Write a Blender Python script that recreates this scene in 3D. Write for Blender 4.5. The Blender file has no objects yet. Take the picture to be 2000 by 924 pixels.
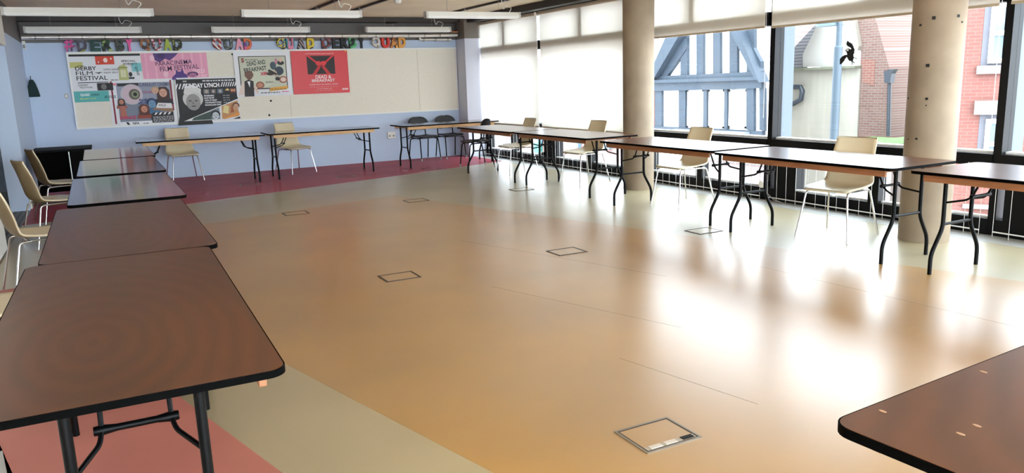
import bpy, bmesh, math, random
from mathutils import Vector, Matrix
random.seed(7)
SC = bpy.context.scene
COL = SC.collection

# ------------------------------------------------------------------ camera
W_PX, H_PX = 2000, 924
F_PX, YAW, PITCH, ROLL, EYE = 1516.19, 0.474184506, 0.199027848, -0.0337274048, 1.47
_f = Vector((math.sin(YAW)*math.cos(PITCH), math.cos(YAW)*math.cos(PITCH), -math.sin(PITCH)))
_r0 = Vector((math.cos(YAW), -math.sin(YAW), 0))
_u0 = _r0.cross(_f)
_r = math.cos(ROLL)*_r0 + math.sin(ROLL)*_u0
_u = -math.sin(ROLL)*_r0 + math.cos(ROLL)*_u0
CAMP = Vector((0, 0, EYE))
cd = bpy.data.cameras.new('camera'); cam = bpy.data.objects.new('camera', cd); COL.objects.link(cam)
cd.sensor_width = 36; cd.lens = 36*F_PX/W_PX; cd.clip_start = .05; cd.clip_end = 300
cam.matrix_world = Matrix(((_r.x, _u.x, -_f.x, 0), (_r.y, _u.y, -_f.y, 0), (_r.z, _u.z, -_f.z, EYE), (0, 0, 0, 1)))
SC.camera = cam

def ray(px, py): return _f + (px-W_PX/2)/F_PX*_r - (py-H_PX/2)/F_PX*_u
def onz(px, py, z): d = ray(px, py); return CAMP + d*((z-EYE)/d.z)
def ony(px, py, y): d = ray(px, py); return CAMP + d*(y/d.y)
def onx(px, py, x): d = ray(px, py); return CAMP + d*(x/d.x)

# ------------------------------------------------------------------ materials
def lin(v):
    v /= 255.0
    return v/12.92 if v <= .04045 else ((v+.055)/1.055)**2.4
def C(r, g, b): return (lin(r), lin(g), lin(b), 1)
_M = {}
def CX(r, g, b, k=3.8): k *= 1.15; return (lin(r)/k, lin(g)/k, lin(b)/k, 1)
def mat(name, col, rough=.5, metal=0., var=0., scale=6., bump=0., coat=0., ior=1.5, stretch=None, spec=.5):
    if name in _M: return _M[name]
    m = bpy.data.materials.new(name); m.use_nodes = True; nt = m.node_tree; b = nt.nodes['Principled BSDF']
    b.inputs['Base Color'].default_value = col; b.inputs['Roughness'].default_value = rough
    b.inputs['Specular IOR Level'].default_value = spec; b.inputs['Metallic'].default_value = metal; b.inputs['IOR'].default_value = ior
    if coat: b.inputs['Coat Weight'].default_value = coat; b.inputs['Coat Roughness'].default_value = .08
    if var or bump:
        tc = nt.nodes.new('ShaderNodeTexCoord'); mp = nt.nodes.new('ShaderNodeMapping')
        if stretch: mp.inputs['Scale'].default_value = stretch
        nz = nt.nodes.new('ShaderNodeTexNoise'); nz.inputs['Scale'].default_value = scale; nz.inputs['Detail'].default_value = 6
        nt.links.new(tc.outputs['Object'], mp.inputs[0]); nt.links.new(mp.outputs[0], nz.inputs['Vector'])
        if var:
            rp = nt.nodes.new('ShaderNodeValToRGB')
            rp.color_ramp.elements[0].position = .3; rp.color_ramp.elements[1].position = .7
            rp.color_ramp.elements[0].color = tuple(max(0, x*(1-var)) for x in col[:3])+(1,)
            rp.color_ramp.elements[1].color = tuple(min(1, x*(1+var)) for x in col[:3])+(1,)
            nt.links.new(nz.outputs['Fac'], rp.inputs[0]); nt.links.new(rp.outputs[0], b.inputs['Base Color'])
        if bump:
            bp = nt.nodes.new('ShaderNodeBump'); bp.inputs['Strength'].default_value = bump; bp.inputs['Distance'].default_value = .01
            nt.links.new(nz.outputs['Fac'], bp.inputs['Height']); nt.links.new(bp.outputs[0], b.inputs['Normal'])
    _M[name] = m
    return m

def pat(name, cols, kind='noise', scale=14., rough=.6, rot=(0, 0, 0)):
    """hard edged painted pattern of two or more colours"""
    if name in _M: return _M[name]
    m = bpy.data.materials.new(name); m.use_nodes = True; nt = m.node_tree; b = nt.nodes['Principled BSDF']
    b.inputs['Roughness'].default_value = rough
    tc = nt.nodes.new('ShaderNodeTexCoord'); mp = nt.nodes.new('ShaderNodeMapping'); mp.inputs['Rotation'].default_value = rot
    nt.links.new(tc.outputs['Object'], mp.inputs[0])
    rp = nt.nodes.new('ShaderNodeValToRGB'); cr = rp.color_ramp; cr.interpolation = 'CONSTANT'
    n = len(cols)
    while len(cr.elements) < n: cr.elements.new(.5)
    lo, hi = (.32, .68) if kind == 'noise' else (0, 1)
    for i, c in enumerate(cols):
        cr.elements[i].position = 0 if i == 0 else lo+(hi-lo)*i/n; cr.elements[i].color = c
    if kind == 'noise':
        t = nt.nodes.new('ShaderNodeTexNoise'); t.inputs['Scale'].default_value = scale; t.inputs['Detail'].default_value = 2; out = t.outputs['Fac']
    elif kind == 'cell':
        t = nt.nodes.new('ShaderNodeTexVoronoi'); t.inputs['Scale'].default_value = scale; out = None
        sp = nt.nodes.new('ShaderNodeSeparateColor'); nt.links.new(t.outputs['Color'], sp.inputs[0]); out = sp.outputs[0]
    else:
        t = nt.nodes.new('ShaderNodeTexWave'); t.inputs['Scale'].default_value = scale; t.inputs['Distortion'].default_value = 1.5; out = t.outputs['Fac']
    nt.links.new(mp.outputs[0], t.inputs['Vector']); nt.links.new(out, rp.inputs[0]); nt.links.new(rp.outputs[0], b.inputs['Base Color'])
    _M[name] = m
    return m

def brick_mat(name, c1, c2, mortar, axis='x', bw=.225, bh=.075):
    if name in _M: return _M[name]
    m = bpy.data.materials.new(name); m.use_nodes = True; nt = m.node_tree; b = nt.nodes['Principled BSDF']
    b.inputs['Roughness'].default_value = .85
    g = nt.nodes.new('ShaderNodeNewGeometry'); s = nt.nodes.new('ShaderNodeSeparateXYZ'); c = nt.nodes.new('ShaderNodeCombineXYZ')
    nt.links.new(g.outputs['Position'], s.inputs[0]); nt.links.new(s.outputs['Y' if axis == 'x' else 'X'], c.inputs[0]); nt.links.new(s.outputs['Z'], c.inputs[1])
    t = nt.nodes.new('ShaderNodeTexBrick'); t.inputs['Scale'].default_value = 1; t.inputs['Brick Width'].default_value = bw; t.inputs['Row Height'].default_value = bh
    t.inputs['Mortar Size'].default_value = .008; t.inputs['Color1'].default_value = c1; t.inputs['Color2'].default_value = c2; t.inputs['Mortar'].default_value = mortar
    nt.links.new(c.outputs[0], t.inputs['Vector']); nt.links.new(t.outputs['Color'], b.inputs['Base Color'])
    _M[name] = m
    return m

def two_tone(name, low, high, zsplit, rough=.55):
    if name in _M: return _M[name]
    m = bpy.data.materials.new(name); m.use_nodes = True; nt = m.node_tree; b = nt.nodes['Principled BSDF']
    b.inputs['Roughness'].default_value = rough
    g = nt.nodes.new('ShaderNodeNewGeometry'); s = nt.nodes.new('ShaderNodeSeparateXYZ'); q = nt.nodes.new('ShaderNodeMath'); q.operation = 'GREATER_THAN'; q.inputs[1].default_value = zsplit
    mx = nt.nodes.new('ShaderNodeMix'); mx.data_type = 'RGBA'; mx.inputs[6].default_value = low; mx.inputs[7].default_value = high
    nt.links.new(g.outputs['Position'], s.inputs[0]); nt.links.new(s.outputs['Z'], q.inputs[0]); nt.links.new(q.outputs[0], mx.inputs[0]); nt.links.new(mx.outputs[2], b.inputs['Base Color'])
    _M[name] = m
    return m

def floor_mat(name, col, var=.12, rough=.28, ior=2.9, sheen=.03, cap=.52):
    """glossy sheet vinyl, lightly streaked and scuffed"""
    if name in _M: return _M[name]
    m = bpy.data.materials.new(name); m.use_nodes = True; nt = m.node_tree; b = nt.nodes['Principled BSDF']
    g = nt.nodes.new('ShaderNodeNewGeometry'); L = nt.links.new
    n1 = nt.nodes.new('ShaderNodeTexNoise'); n1.inputs['Scale'].default_value = 1.3; n1.inputs['Detail'].default_value = 5
    n2 = nt.nodes.new('ShaderNodeTexNoise'); n2.inputs['Scale'].default_value = 28; n2.inputs['Detail'].default_value = 4
    mp = nt.nodes.new('ShaderNodeMapping'); mp.inputs['Scale'].default_value = (1, 9, 1); mp.inputs['Rotation'].default_value = (0, 0, .55)
    L(g.outputs['Position'], n1.inputs['Vector']); L(g.outputs['Position'], mp.inputs[0]); L(mp.outputs[0], n2.inputs['Vector'])
    ad = nt.nodes.new('ShaderNodeMath'); ad.operation = 'MULTIPLY_ADD'; ad.inputs[1].default_value = .07
    L(n2.outputs['Fac'], ad.inputs[0]); L(n1.outputs['Fac'], ad.inputs[2])
    rp = nt.nodes.new('ShaderNodeValToRGB'); rp.color_ramp.elements[0].position = .3; rp.color_ramp.elements[1].position = .74
    rp.color_ramp.elements[0].color = tuple(x*(1-var) for x in col[:3])+(1,); rp.color_ramp.elements[1].color = tuple(min(1, x*(1+var)) for x in col[:3])+(1,)
    L(ad.outputs[0], rp.inputs[0]); L(rp.outputs[0], b.inputs['Base Color'])
    b.inputs['Roughness'].default_value = rough
    b.inputs['IOR'].default_value = ior
    if sheen:
        # worn satin finish: diffuse sheet with an even thin gloss
        df = nt.nodes.new('ShaderNodeBsdfDiffuse'); gs = nt.nodes.new('ShaderNodeBsdfGlossy'); gs.inputs['Roughness'].default_value = rough; xs = nt.nodes.new('ShaderNodeMixShader'); xs.inputs[0].default_value = sheen
        if cap:
            lw = nt.nodes.new('ShaderNodeLayerWeight'); lw.inputs['Blend'].default_value = .5
            pw = nt.nodes.new('ShaderNodeMath'); pw.operation = 'POWER'; pw.inputs[1].default_value = 2.2; L(lw.outputs['Facing'], pw.inputs[0])
            ma = nt.nodes.new('ShaderNodeMath'); ma.operation = 'MULTIPLY_ADD'; ma.inputs[1].default_value = 1.4; ma.inputs[2].default_value = sheen; L(pw.outputs[0], ma.inputs[0])
            mn = nt.nodes.new('ShaderNodeMath'); mn.operation = 'MINIMUM'; mn.inputs[1].default_value = cap; L(ma.outputs[0], mn.inputs[0]); L(mn.outputs[0], xs.inputs[0])
        L(rp.outputs[0], df.inputs[0]); L(df.outputs[0], xs.inputs[1]); L(gs.outputs[0], xs.inputs[2]); L(xs.outputs[0], nt.nodes['Material Output'].inputs[0]); nt.nodes.remove(b)
    _M[name] = m
    return m

def wood_top(name, rough=.11, ior=1.6):
    if name in _M: return _M[name]
    m = bpy.data.materials.new(name); m.use_nodes = True; nt = m.node_tree; b = nt.nodes['Principled BSDF']; L = nt.links.new
    tc = nt.nodes.new('ShaderNodeTexCoord'); mp = nt.nodes.new('ShaderNodeMapping'); mp.inputs['Scale'].default_value = (1, .42, 1)
    L(tc.outputs['Object'], mp.inputs[0])
    oi = nt.nodes.new('ShaderNodeObjectInfo'); vm = nt.nodes.new('ShaderNodeVectorMath'); vm.operation = 'SCALE'
    cb = nt.nodes.new('ShaderNodeCombineXYZ'); cb.inputs[0].default_value = .16; cb.inputs[1].default_value = .3; cb.inputs[2].default_value = 0
    L(cb.outputs[0], vm.inputs[0]); L(oi.outputs['Random'], vm.inputs['Scale'])
    ad = nt.nodes.new('ShaderNodeVectorMath'); ad.operation = 'ADD'; L(mp.outputs[0], ad.inputs[0]); L(vm.outputs[0], ad.inputs[1])
    nz = nt.nodes.new('ShaderNodeTexNoise'); nz.inputs['Scale'].default_value = 1.6; nz.inputs['Detail'].default_value = 1
    L(ad.outputs[0], nz.inputs['Vector'])
    w = nt.nodes.new('ShaderNodeTexWave'); w.wave_type = 'RINGS'; w.rings_direction = 'Z'; w.inputs['Scale'].default_value = 4.8; w.inputs['Distortion'].default_value = 4.0; w.inputs['Detail'].default_value = 3; w.inputs['Detail Scale'].default_value = 1.2
    L(ad.outputs[0], w.inputs['Vector'])
    n3 = nt.nodes.new('ShaderNodeTexNoise'); n3.inputs['Scale'].default_value = 40; mp3 = nt.nodes.new('ShaderNodeMapping'); mp3.inputs['Scale'].default_value = (3, .3, 1)
    L(tc.outputs['Object'], mp3.inputs[0]); L(mp3.outputs[0], n3.inputs['Vector'])
    mx = nt.nodes.new('ShaderNodeMath'); mx.operation = 'MULTIPLY_ADD'; mx.inputs[1].default_value = .13; nzs = nt.nodes.new('ShaderNodeMath'); nzs.operation = 'MULTIPLY'; nzs.inputs[1].default_value = .5; L(nz.outputs['Fac'], nzs.inputs[0]); L(w.outputs['Fac'], mx.inputs[0]); L(nzs.outputs[0], mx.inputs[2])
    m2 = nt.nodes.new('ShaderNodeMath'); m2.operation = 'MULTIPLY_ADD'; m2.inputs[1].default_value = .03; L(n3.outputs['Fac'], m2.inputs[0]); L(mx.outputs[0], m2.inputs[2])
    rp = nt.nodes.new('ShaderNodeValToRGB'); rp.color_ramp.elements[0].position = .2; rp.color_ramp.elements[1].position = .5
    rp.color_ramp.elements[0].color = C(72, 38, 22); rp.color_ramp.elements[1].color = C(100, 56, 33)
    L(m2.outputs[0], rp.inputs[0]); L(rp.outputs[0], b.inputs['Base Color'])
    b.inputs['Roughness'].default_value = rough; b.inputs['IOR'].default_value = ior
    _M[name] = m
    return m

def glass_mat(name='window_glass'):
    if name in _M: return _M[name]
    m = bpy.data.materials.new(name); m.use_nodes = True; nt = m.node_tree; nt.nodes.clear(); L = nt.links.new
    o = nt.nodes.new('ShaderNodeOutputMaterial'); t = nt.nodes.new('ShaderNodeBsdfTransparent'); t.inputs[0].default_value = (.96, .985, .985, 1)
    g = nt.nodes.new('ShaderNodeBsdfGlossy'); g.inputs['Roughness'].default_value = .01; lw = nt.nodes.new('ShaderNodeLayerWeight'); lw.inputs['Blend'].default_value = .5
    pw = nt.nodes.new('ShaderNodeMath'); pw.operation = 'POWER'; pw.inputs[1].default_value = 5; L(lw.outputs['Facing'], pw.inputs[0])
    f = nt.nodes.new('ShaderNodeMath'); f.operation = 'MULTIPLY_ADD'; f.inputs[1].default_value = .6; f.inputs[2].default_value = .02; L(pw.outputs[0], f.inputs[0])
    x = nt.nodes.new('ShaderNodeMixShader'); L(f.outputs[0], x.inputs[0]); L(t.outputs[0], x.inputs[1]); L(g.outputs[0], x.inputs[2]); L(x.outputs[0], o.inputs[0])
    _M[name] = m
    return m

def blind_mat(name='blind_fabric'):
    if name in _M: return _M[name]
    m = bpy.data.materials.new(name); m.use_nodes = True; nt = m.node_tree; nt.nodes.clear(); L = nt.links.new
    o = nt.nodes.new('ShaderNodeOutputMaterial'); d = nt.nodes.new('ShaderNodeBsdfDiffuse'); t = nt.nodes.new('ShaderNodeBsdfTranslucent')
    d.inputs[0].default_value = (.84, .80, .73, 1); t.inputs[0].default_value = (.95, .935, .90, 1)
    x = nt.nodes.new('ShaderNodeMixShader'); x.inputs[0].default_value = .46
    L(d.outputs[0], x.inputs[1]); L(t.outputs[0], x.inputs[2]); L(x.outputs[0], o.inputs[0])
    _M[name] = m
    return m

WHITE = mat('white_enamel', C(232, 232, 228), .35)
BLACK = mat('black_metal', C(4, 4, 5), .4, spec=.12)
FRAME = mat('black_aluminium', C(8, 8, 10), .45, spec=.15)
CHROME = mat('chrome', C(215, 215, 218), .12, 1.)
PALEWOOD = mat('pale_batten_wood', C(205, 160, 110), .5, var=.18, scale=5, stretch=(1, 1, 12))
EDGE = mat('black_edging', C(4, 4, 4), .6, spec=.03)
TOPG = wood_top('glossy_varnished_plywood'); TOP = wood_top('varnished_plywood', .28, 1.5); TOPW = wood_top('worn_varnished_plywood', .28, 1.9)
CREAM = mat('cream_plastic', C(214, 201, 170), .32)
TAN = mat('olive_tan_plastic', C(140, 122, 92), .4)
BLKP = mat('black_plastic', C(20, 19, 24), .45)
GREYP = mat('grey_plastic', C(150, 150, 150), .5)
STEEL = mat('brushed_steel', C(170, 168, 162), .3, 1.)
CONC = mat('concrete', C(144, 128, 108), .8, var=.18, scale=3, bump=.25)

# ------------------------------------------------------------------ mesh building
class MB:
    def __init__(s): s.v = []; s.f = []; s.m = []
    def add(s, vs, fs, m=0):
        o = len(s.v); s.v += [tuple(p) for p in vs]
        for f in fs: s.f.append(tuple(o+i for i in f)); s.m.append(m)
        return s
    def box(s, a, b, m=0):
        x0, y0, z0 = a; x1, y1, z1 = b
        vs = [(x0, y0, z0), (x1, y0, z0), (x1, y1, z0), (x0, y1, z0), (x0, y0, z1), (x1, y0, z1), (x1, y1, z1), (x0, y1, z1)]
        return s.add(vs, [(3, 2, 1, 0), (4, 5, 6, 7), (0, 1, 5, 4), (1, 2, 6, 5), (2, 3, 7, 6), (3, 0, 4, 7)], m)
    def prism(s, pts, axis, a, b, m=0):
        """polygon pts (2D) extruded from a to b along axis: x->(y,z)  y->(x,z)  z->(x,y)"""
        def P(p, t): return (t, p[0], p[1]) if axis == 'x' else (p[0], t, p[1]) if axis == 'y' else (p[0], p[1], t)
        n = len(pts); vs = [P(p, a) for p in pts]+[P(p, b) for p in pts]
        fs = [tuple(range(n))[::-1], tuple(range(n, 2*n))]+[(i, (i+1) % n, n+(i+1) % n, n+i) for i in range(n)]
        return s.add(vs, fs, m)
    def tube(s, pts, r, seg=10, m=0, rs=None):
        pts = [Vector(p) for p in pts]; n = len(pts)
        t0 = (pts[1]-pts[0]).normalized(); ref = Vector((0, 0, 1)) if abs(t0.z) < .9 else Vector((1, 0, 0))
        nx = t0.cross(ref).normalized(); vs = []
        for i, p in enumerate(pts):
            if i == 0: t = t0
            elif i == n-1: t = (pts[-1]-pts[-2]).normalized()
            else: t = ((pts[i]-pts[i-1]).normalized()+(pts[i+1]-pts[i]).normalized()).normalized()
            nx = (nx-t*nx.dot(t)).normalized(); ny = t.cross(nx)
            rr = rs[i] if rs else r
            for k in range(seg):
                a = 2*math.pi*k/seg; vs.append(p+nx*rr*math.cos(a)+ny*rr*math.sin(a))
        fs = [(i*seg+k, i*seg+(k+1) % seg, (i+1)*seg+(k+1) % seg, (i+1)*seg+k) for i in range(n-1) for k in range(seg)]
        fs += [tuple(range(seg))[::-1], tuple(range((n-1)*seg, n*seg))]
        return s.add(vs, fs, m)
    def lathe(s, prof, c=(0, 0), seg=32, m=0):
        vs = []; n = len(prof)
        for r, z in prof:
            for k in range(seg):
                a = 2*math.pi*k/seg; vs.append((c[0]+r*math.cos(a), c[1]+r*math.sin(a), z))
        fs = [(i*seg+k, i*seg+(k+1) % seg, (i+1)*seg+(k+1) % seg, (i+1)*seg+k) for i in range(n-1) for k in range(seg)]
        fs += [tuple(range(seg))[::-1], tuple(range((n-1)*seg, n*seg))]
        return s.add(vs, fs, m)
    def build(s, name, mats, parent=None, smooth=False, bevel=0.):
        me = bpy.data.meshes.new(name); me.from_pydata(s.v, [], s.f); me.update()
        for mm in (mats if isinstance(mats, (list, tuple)) else [mats]): me.materials.append(mm)
        for p, mi in zip(me.polygons, s.m): p.material_index = mi
        bm = bmesh.new(); bm.from_mesh(me); bmesh.ops.recalc_face_normals(bm, faces=bm.faces)
        if smooth:
            for f in bm.faces: f.smooth = True
            for e in bm.edges:
                if len(e.link_faces) == 2 and e.calc_face_angle(0) > .7: e.smooth = False
        bm.to_mesh(me); bm.free()
        o = bpy.data.objects.new(name, me); COL.objects.link(o)
        if bevel:
            b = o.modifiers.new('bevel', 'BEVEL'); b.width = bevel; b.segments = 2; b.limit_method = 'ANGLE'
        if parent: o.parent = parent
        return o

def smooth_path(pts, rad=.04, n=5):
    """round the inner corners of a polyline"""
    pts = [Vector(p) for p in pts]; out = [pts[0]]
    for i in range(1, len(pts)-1):
        a, b, c = pts[i-1], pts[i], pts[i+1]
        d = min(rad, (a-b).length*.45, (c-b).length*.45)
        p, q = b+(a-b).normalized()*d, b+(c-b).normalized()*d
        for k in range(n+1):
            t = k/n; out.append(p*(1-t)**2+b*2*t*(1-t)+q*t*t)
    out.append(pts[-1]); return out

def tag(o, label=None, cat=None, group=None, kind=None):
    if label: o['label'] = label
    if cat: o['category'] = cat
    if group: o['group'] = group
    if kind: o['kind'] = kind
    return o
def empty(name, loc=(0, 0, 0), rz=0, label=None, cat=None, group=None, kind=None):
    o = bpy.data.objects.new(name, None); COL.objects.link(o); o.location = loc; o.rotation_euler = (0, 0, rz)
    o.empty_display_size = .1
    return tag(o, label, cat, group, kind)
def copy_tree(o, parent=None):
    kids = [c for c in bpy.data.objects if c.parent is o]
    c = o.copy(); COL.objects.link(c)
    if parent: c.parent = parent
    for k in kids: copy_tree(k, c)
    return c

_FONT = {}
def text_faces(s, bold=0.):
    key = (s, bold)
    if key in _FONT: return _FONT[key]
    cu = bpy.data.curves.new('tmp', 'FONT'); cu.body = s; cu.size = 1; cu.resolution_u = 3; cu.offset = bold; cu.fill_mode = 'FRONT'
    o = bpy.data.objects.new('tmp', cu); COL.objects.link(o)
    dg = bpy.context.evaluated_depsgraph_get(); me = bpy.data.meshes.new_from_object(o.evaluated_get(dg))
    vs = [(v.co.x, v.co.y) for v in me.vertices]; fs = [tuple(p.vertices) for p in me.polygons]
    bpy.data.objects.remove(o); bpy.data.curves.remove(cu); bpy.data.meshes.remove(me)
    xs = [v[0] for v in vs]; ys = [v[1] for v in vs]
    x0, x1, y0, y1 = min(xs), max(xs), min(ys), max(ys)
    vs = [((x-x0)/(x1-x0), (y-y0)/(y1-y0)) for x, y in vs]
    _FONT[key] = (vs, fs, (x1-x0)/(y1-y0)); return _FONT[key]

# ================================================================== THE ROOM
YB, XW, ZC, YF = 14.56, 6.8, 2.69, -2.2
BLUE = C(190, 206, 230); GREY = C(104, 100, 98)
WALLP = two_tone('two_tone_paint', BLUE, GREY, 2.285)
fl = floor_mat('beige_vinyl', C(182, 170, 134), cap=.5)
FT = floor_mat('tan_vinyl', C(182, 137, 58), var=.17)
FR = floor_mat('red_vinyl', C(186, 118, 106), sheen=.03, cap=.1); FM = floor_mat('maroon_vinyl', C(176, 92, 104), rough=.1, sheen=.13, cap=0)
FG = floor_mat('grey_vinyl', C(188, 190, 186))
fo = MB().box((-2.4, YF, -.2), (XW, YB, 0)).build('floor', fl); tag(fo, kind='structure')
def slab(pts, m, name='vinyl_inlay', z=.0012):
    return MB().prism(pts, 'z', 0.0, z).build(name, m, fo)
# tan rectangle laid at an angle to the room, red at the back wall and red under the left row
slab([(.871-1.66, 9.2-.47), (3.34, 9.9), (6.46, -.4), (2.09, -1.0), (.717, 4.119)], FT, 'tan_vinyl_inlay')
slab([(-1.0, 10.5), (.955, 11.06), (4.376, 12.136), (6.45, 12.86), (6.45, YB), (-1.0, YB)], FM, 'maroon_vinyl_inlay')
slab([(-.67, 7.05), (-.97, 7.0), (-.97, 3.9), (-.55, 3.72), (-.2, 1.5), (.83, 1.5), (.181, 3.89)], FR, 'red_vinyl_inlay')
slab([(-.97, 3.9), (-.567, 3.8), (-.3, 2.6), (-.97, 2.6)], FG, 'grey_vinyl_inlay')
slab([(6.46, YF), (6.74, YF), (6.74, 14.3), (6.46, 14.3)], FG, 'grey_vinyl_inlay', .0016)
seam = mat('vinyl_seam', C(120, 104, 80), .5)
for a, b in (((900, 470), (1300, 540)), ((960, 560), (1330, 640)), ((1210, 700), (1480, 790)), ((1480, 520), (1990, 640))):
    p, q = onz(*a, 0), onz(*b, 0); d = (q-p).normalized(); n = Vector((-d.y, d.x, 0))*.0015
    slab([(p-n)[:2], (q-n)[:2], (q+n)[:2], (p+n)[:2]], seam, 'floor_seam', .0015)

CEIL = mat('ceiling_concrete', C(240, 222, 194), .8, var=.08, scale=1.2)
tag(MB().box((-2.4, YF, ZC), (XW+.4, YB, ZC+.25)).build('ceiling', CEIL), kind='structure')
tag(MB().box((-2.4, YB, -.2), (XW+.4, YB+.25, ZC+.25)).build('wall_back', WALLP), kind='structure')
OFFW = mat('off_white_paint', C(214, 208, 198), .7)
fw = MB(); fw.box((-2.4, YF-.2, -.2), (XW+.4, YF, .35)); fw.box((-2.4, YF-.2, 2.5), (XW+.4, YF, ZC+.25)); fw.box((-2.4, YF-.2, .35), (-1.9, YF, 2.5)); fw.box((6.5, YF-.2, .35), (XW+.4, YF, 2.5))
tag(fw.build('wall_front', OFFW), kind='structure')
LW = MB().box((-1.22, 11.87, 0), (-1.0, YB, ZC)).build('wall_left', WALLP); tag(LW, kind='structure')
tag(MB().box((-2.45, YF, -.2), (-2.25, YB, ZC)).build('wall_left', mat('brown_paint', C(150, 132, 112), .7)), kind='structure')
sk = mat('skirting_cream', C(222, 214, 196), .5)
tag(MB().box((-1.0, 12.0, 0), (-.985, YB, .12)).build('baseboard_left', sk), kind='structure')
PANEL = mat('white_partition', C(226, 224, 218), .5)
tag(MB().box((-1.06, YF, .02), (-.985, 8.86, 2.1)).build('wall_partition', PANEL), kind='structure')
tag(MB().box((-1.3, YF, 2.1), (-.98, 11.85, ZC)).build('wall_header', PANEL), kind='structure')
tr = MB()
for x in (-1.16, -1.09, -1.03): tr.box((x-.012, 8.4, 0), (x+.012, 11.86, .003))
tag(tr.build('trim_1', mat('track_dark', C(40, 42, 46), .4)), kind='structure')
tag(MB().box((-1.22, 8.4, 0), (-.99, 11.86, .002)).build('trim_2', mat('track_grey', C(120, 124, 126), .5)), kind='structure')
tag(MB().box((6.36, 14.12, 0), (6.72, YB, ZC)).build('wall_right', two_tone('pier_paint', C(206, 209, 224), C(120, 112, 104), 2.285)), kind='structure')
tag(MB().box((6.7, 14.3, 0), (7.2, YB, ZC)).build('wall_right', mat('pier_white', C(214, 216, 224), .6)), kind='structure')
# dark service duct painted with the wall band under the ceiling
tag(MB().box((-1.0, 14.3, 2.6), (6.36, YB, ZC)).build('trim_3', mat('dark_band', C(70, 66, 64), .7)), kind='structure')
# black services track above the blinds
tag(MB().box((6.42, YF, 2.58), (6.6, 14.1, ZC)).build('trim_4', mat('track_black', C(16, 15, 15), .5)), kind='structure')

# columns -------------------------------------------------------------
def column(x, y, label):
    o = MB().lathe([(.2, 0), (.2, ZC)], (0, 0), 48).build('column', CONC, smooth=True)
    o.location = (x, y, 0); tag(o, kind='structure'); o['label'] = label
    return o
c1 = column(6.19, 8.33, 'round concrete column standing left of the window with the timbered gable')
c2 = column(6.17, 4.22, 'round concrete column with black fixing holes at the right')
def on_col(px, py, c):
    d = ray(px, py); ox, oy = -c.location.x, -c.location.y
    A = d.x**2+d.y**2; B = 2*(ox*d.x+oy*d.y); Cc = ox*ox+oy*oy-.2**2
    disc = B*B-4*A*Cc
    if disc < 0: return None
    t = (-B-math.sqrt(disc))/(2*A); return CAMP+d*t
hole = mat('black_hole', C(18, 16, 14), .6)
for px, py, s in ((1824, 35, .026), (1798, 49, .018), (1872, 31, .022), (1879, 43, .015), (1812, 128, .026), (1810, 193, .02), (1790, 271, .016), (1774, 192, .016), (1809, 206, .01), (1774, 272, .01)):
    p = on_col(px, py, c2)
    if p is None: continue
    n = Vector((p.x-c2.location.x, p.y-c2.location.y, 0)).normalized(); tv = Vector((-n.y, n.x, 0)); m = MB(); zz = Vector((0, 0, 1))
    q = [p+n*e+tv*a*s/2+zz*b*s/2-c2.location for e in (-.004, .004) for a, b in ((-1, -1), (1, -1), (1, 1), (-1, 1))]
    m.add(q, [(3, 2, 1, 0), (4, 5, 6, 7), (0, 1, 5, 4), (1, 2, 6, 5), (2, 3, 7, 6), (3, 0, 4, 7)]); m.build('fixing_plate', hole, c2)

# windows -------------------------------------------------------------
MY = [14.42, 11.8, 9.2, 6.6, 4.0, 1.4, -1.2]
GL = glass_mat(); SILV = mat('silver_fin', CX(150, 176, 200, 6), .5); WFR = mat('white_bead', C(225, 228, 230), .4)
for i in range(6):
    ya, yb = MY[i+1], MY[i]; yc = (ya+yb)/2
    w = empty('window_%d' % (i+1), (XW, yc, 0), kind='structure')
    def wp(name, m, a, b):
        return MB().box((a[0]-XW, a[1]-yc, a[2]), (b[0]-XW, b[1]-yc, b[2])).build(name, m, w)
    wp('mullion', FRAME, (6.76, ya-.035, 0), (6.90, ya+.035, ZC))
    wp('mullion_fin', SILV, (6.90, ya-.03, -.2), (7.07, ya+.03, ZC))
    wp('sill_rail', FRAME, (6.75, ya+.035, .60), (6.86, yb-.035, .705))
    wp('sill_bead', WFR, (6.82, ya+.035, .705), (6.92, yb-.035, .725))
    wp('bottom_rail', FRAME, (6.75, ya+.035, 0), (6.88, yb-.035, .14))
    wp('transom', FRAME, (6.72, ya+.035, 1.97), (6.88, yb-.035, 2.12))
    wp('head_rail', FRAME, (6.76, ya+.035, 2.54), (6.90, yb-.035, ZC))
    wp('upper_mullion', FRAME, (6.72, yc-.06, 2.12), (6.87, yc+.06, 2.54))
    wp('lower_mullion', FRAME, (6.75, yc-.17, .14), (6.86, yc-.05, .60))
    wp('lower_stile', FRAME, (6.75, yb-.42, .14), (6.88, yb-.1, .60))
    wp('vent_bar', WFR, (6.72, yc+.35, .155), (6.75, yc+.85, .172))
    wp('vent_bar', WFR, (6.72, yc-.95, .155), (6.75, yc-.45, .172))
    wp('glass', GL, (6.84, ya+.035, .725), (6.846, yb-.035, 1.97))
    wp('glass', GL, (6.84, ya+.035, 2.12), (6.846, yc-.06, 2.54))
    wp('glass', GL, (6.84, yc+.06, 2.12), (6.846, yb-.035, 2.54))
    wp('glass', GL, (6.84, ya+.035, .14), (6.846, yc-.17, .60))
    wp('glass', GL, (6.84, yc-.05, .14), (6.846, yb-.42, .60))
    for y0, y1 in ((ya+.035, yc-.17), (yc-.05, yb-.42)):
        wp('glazing_bead', WFR, (6.80, y0, .14), (6.84, y1, .158)); wp('glazing_bead', WFR, (6.80, y0, .14), (6.84, y0+.018, .6))

tag(MB().box((XW, YF, -.2), (XW+.3, -1.235, ZC)).build('wall_right', OFFW), kind='structure')
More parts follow.
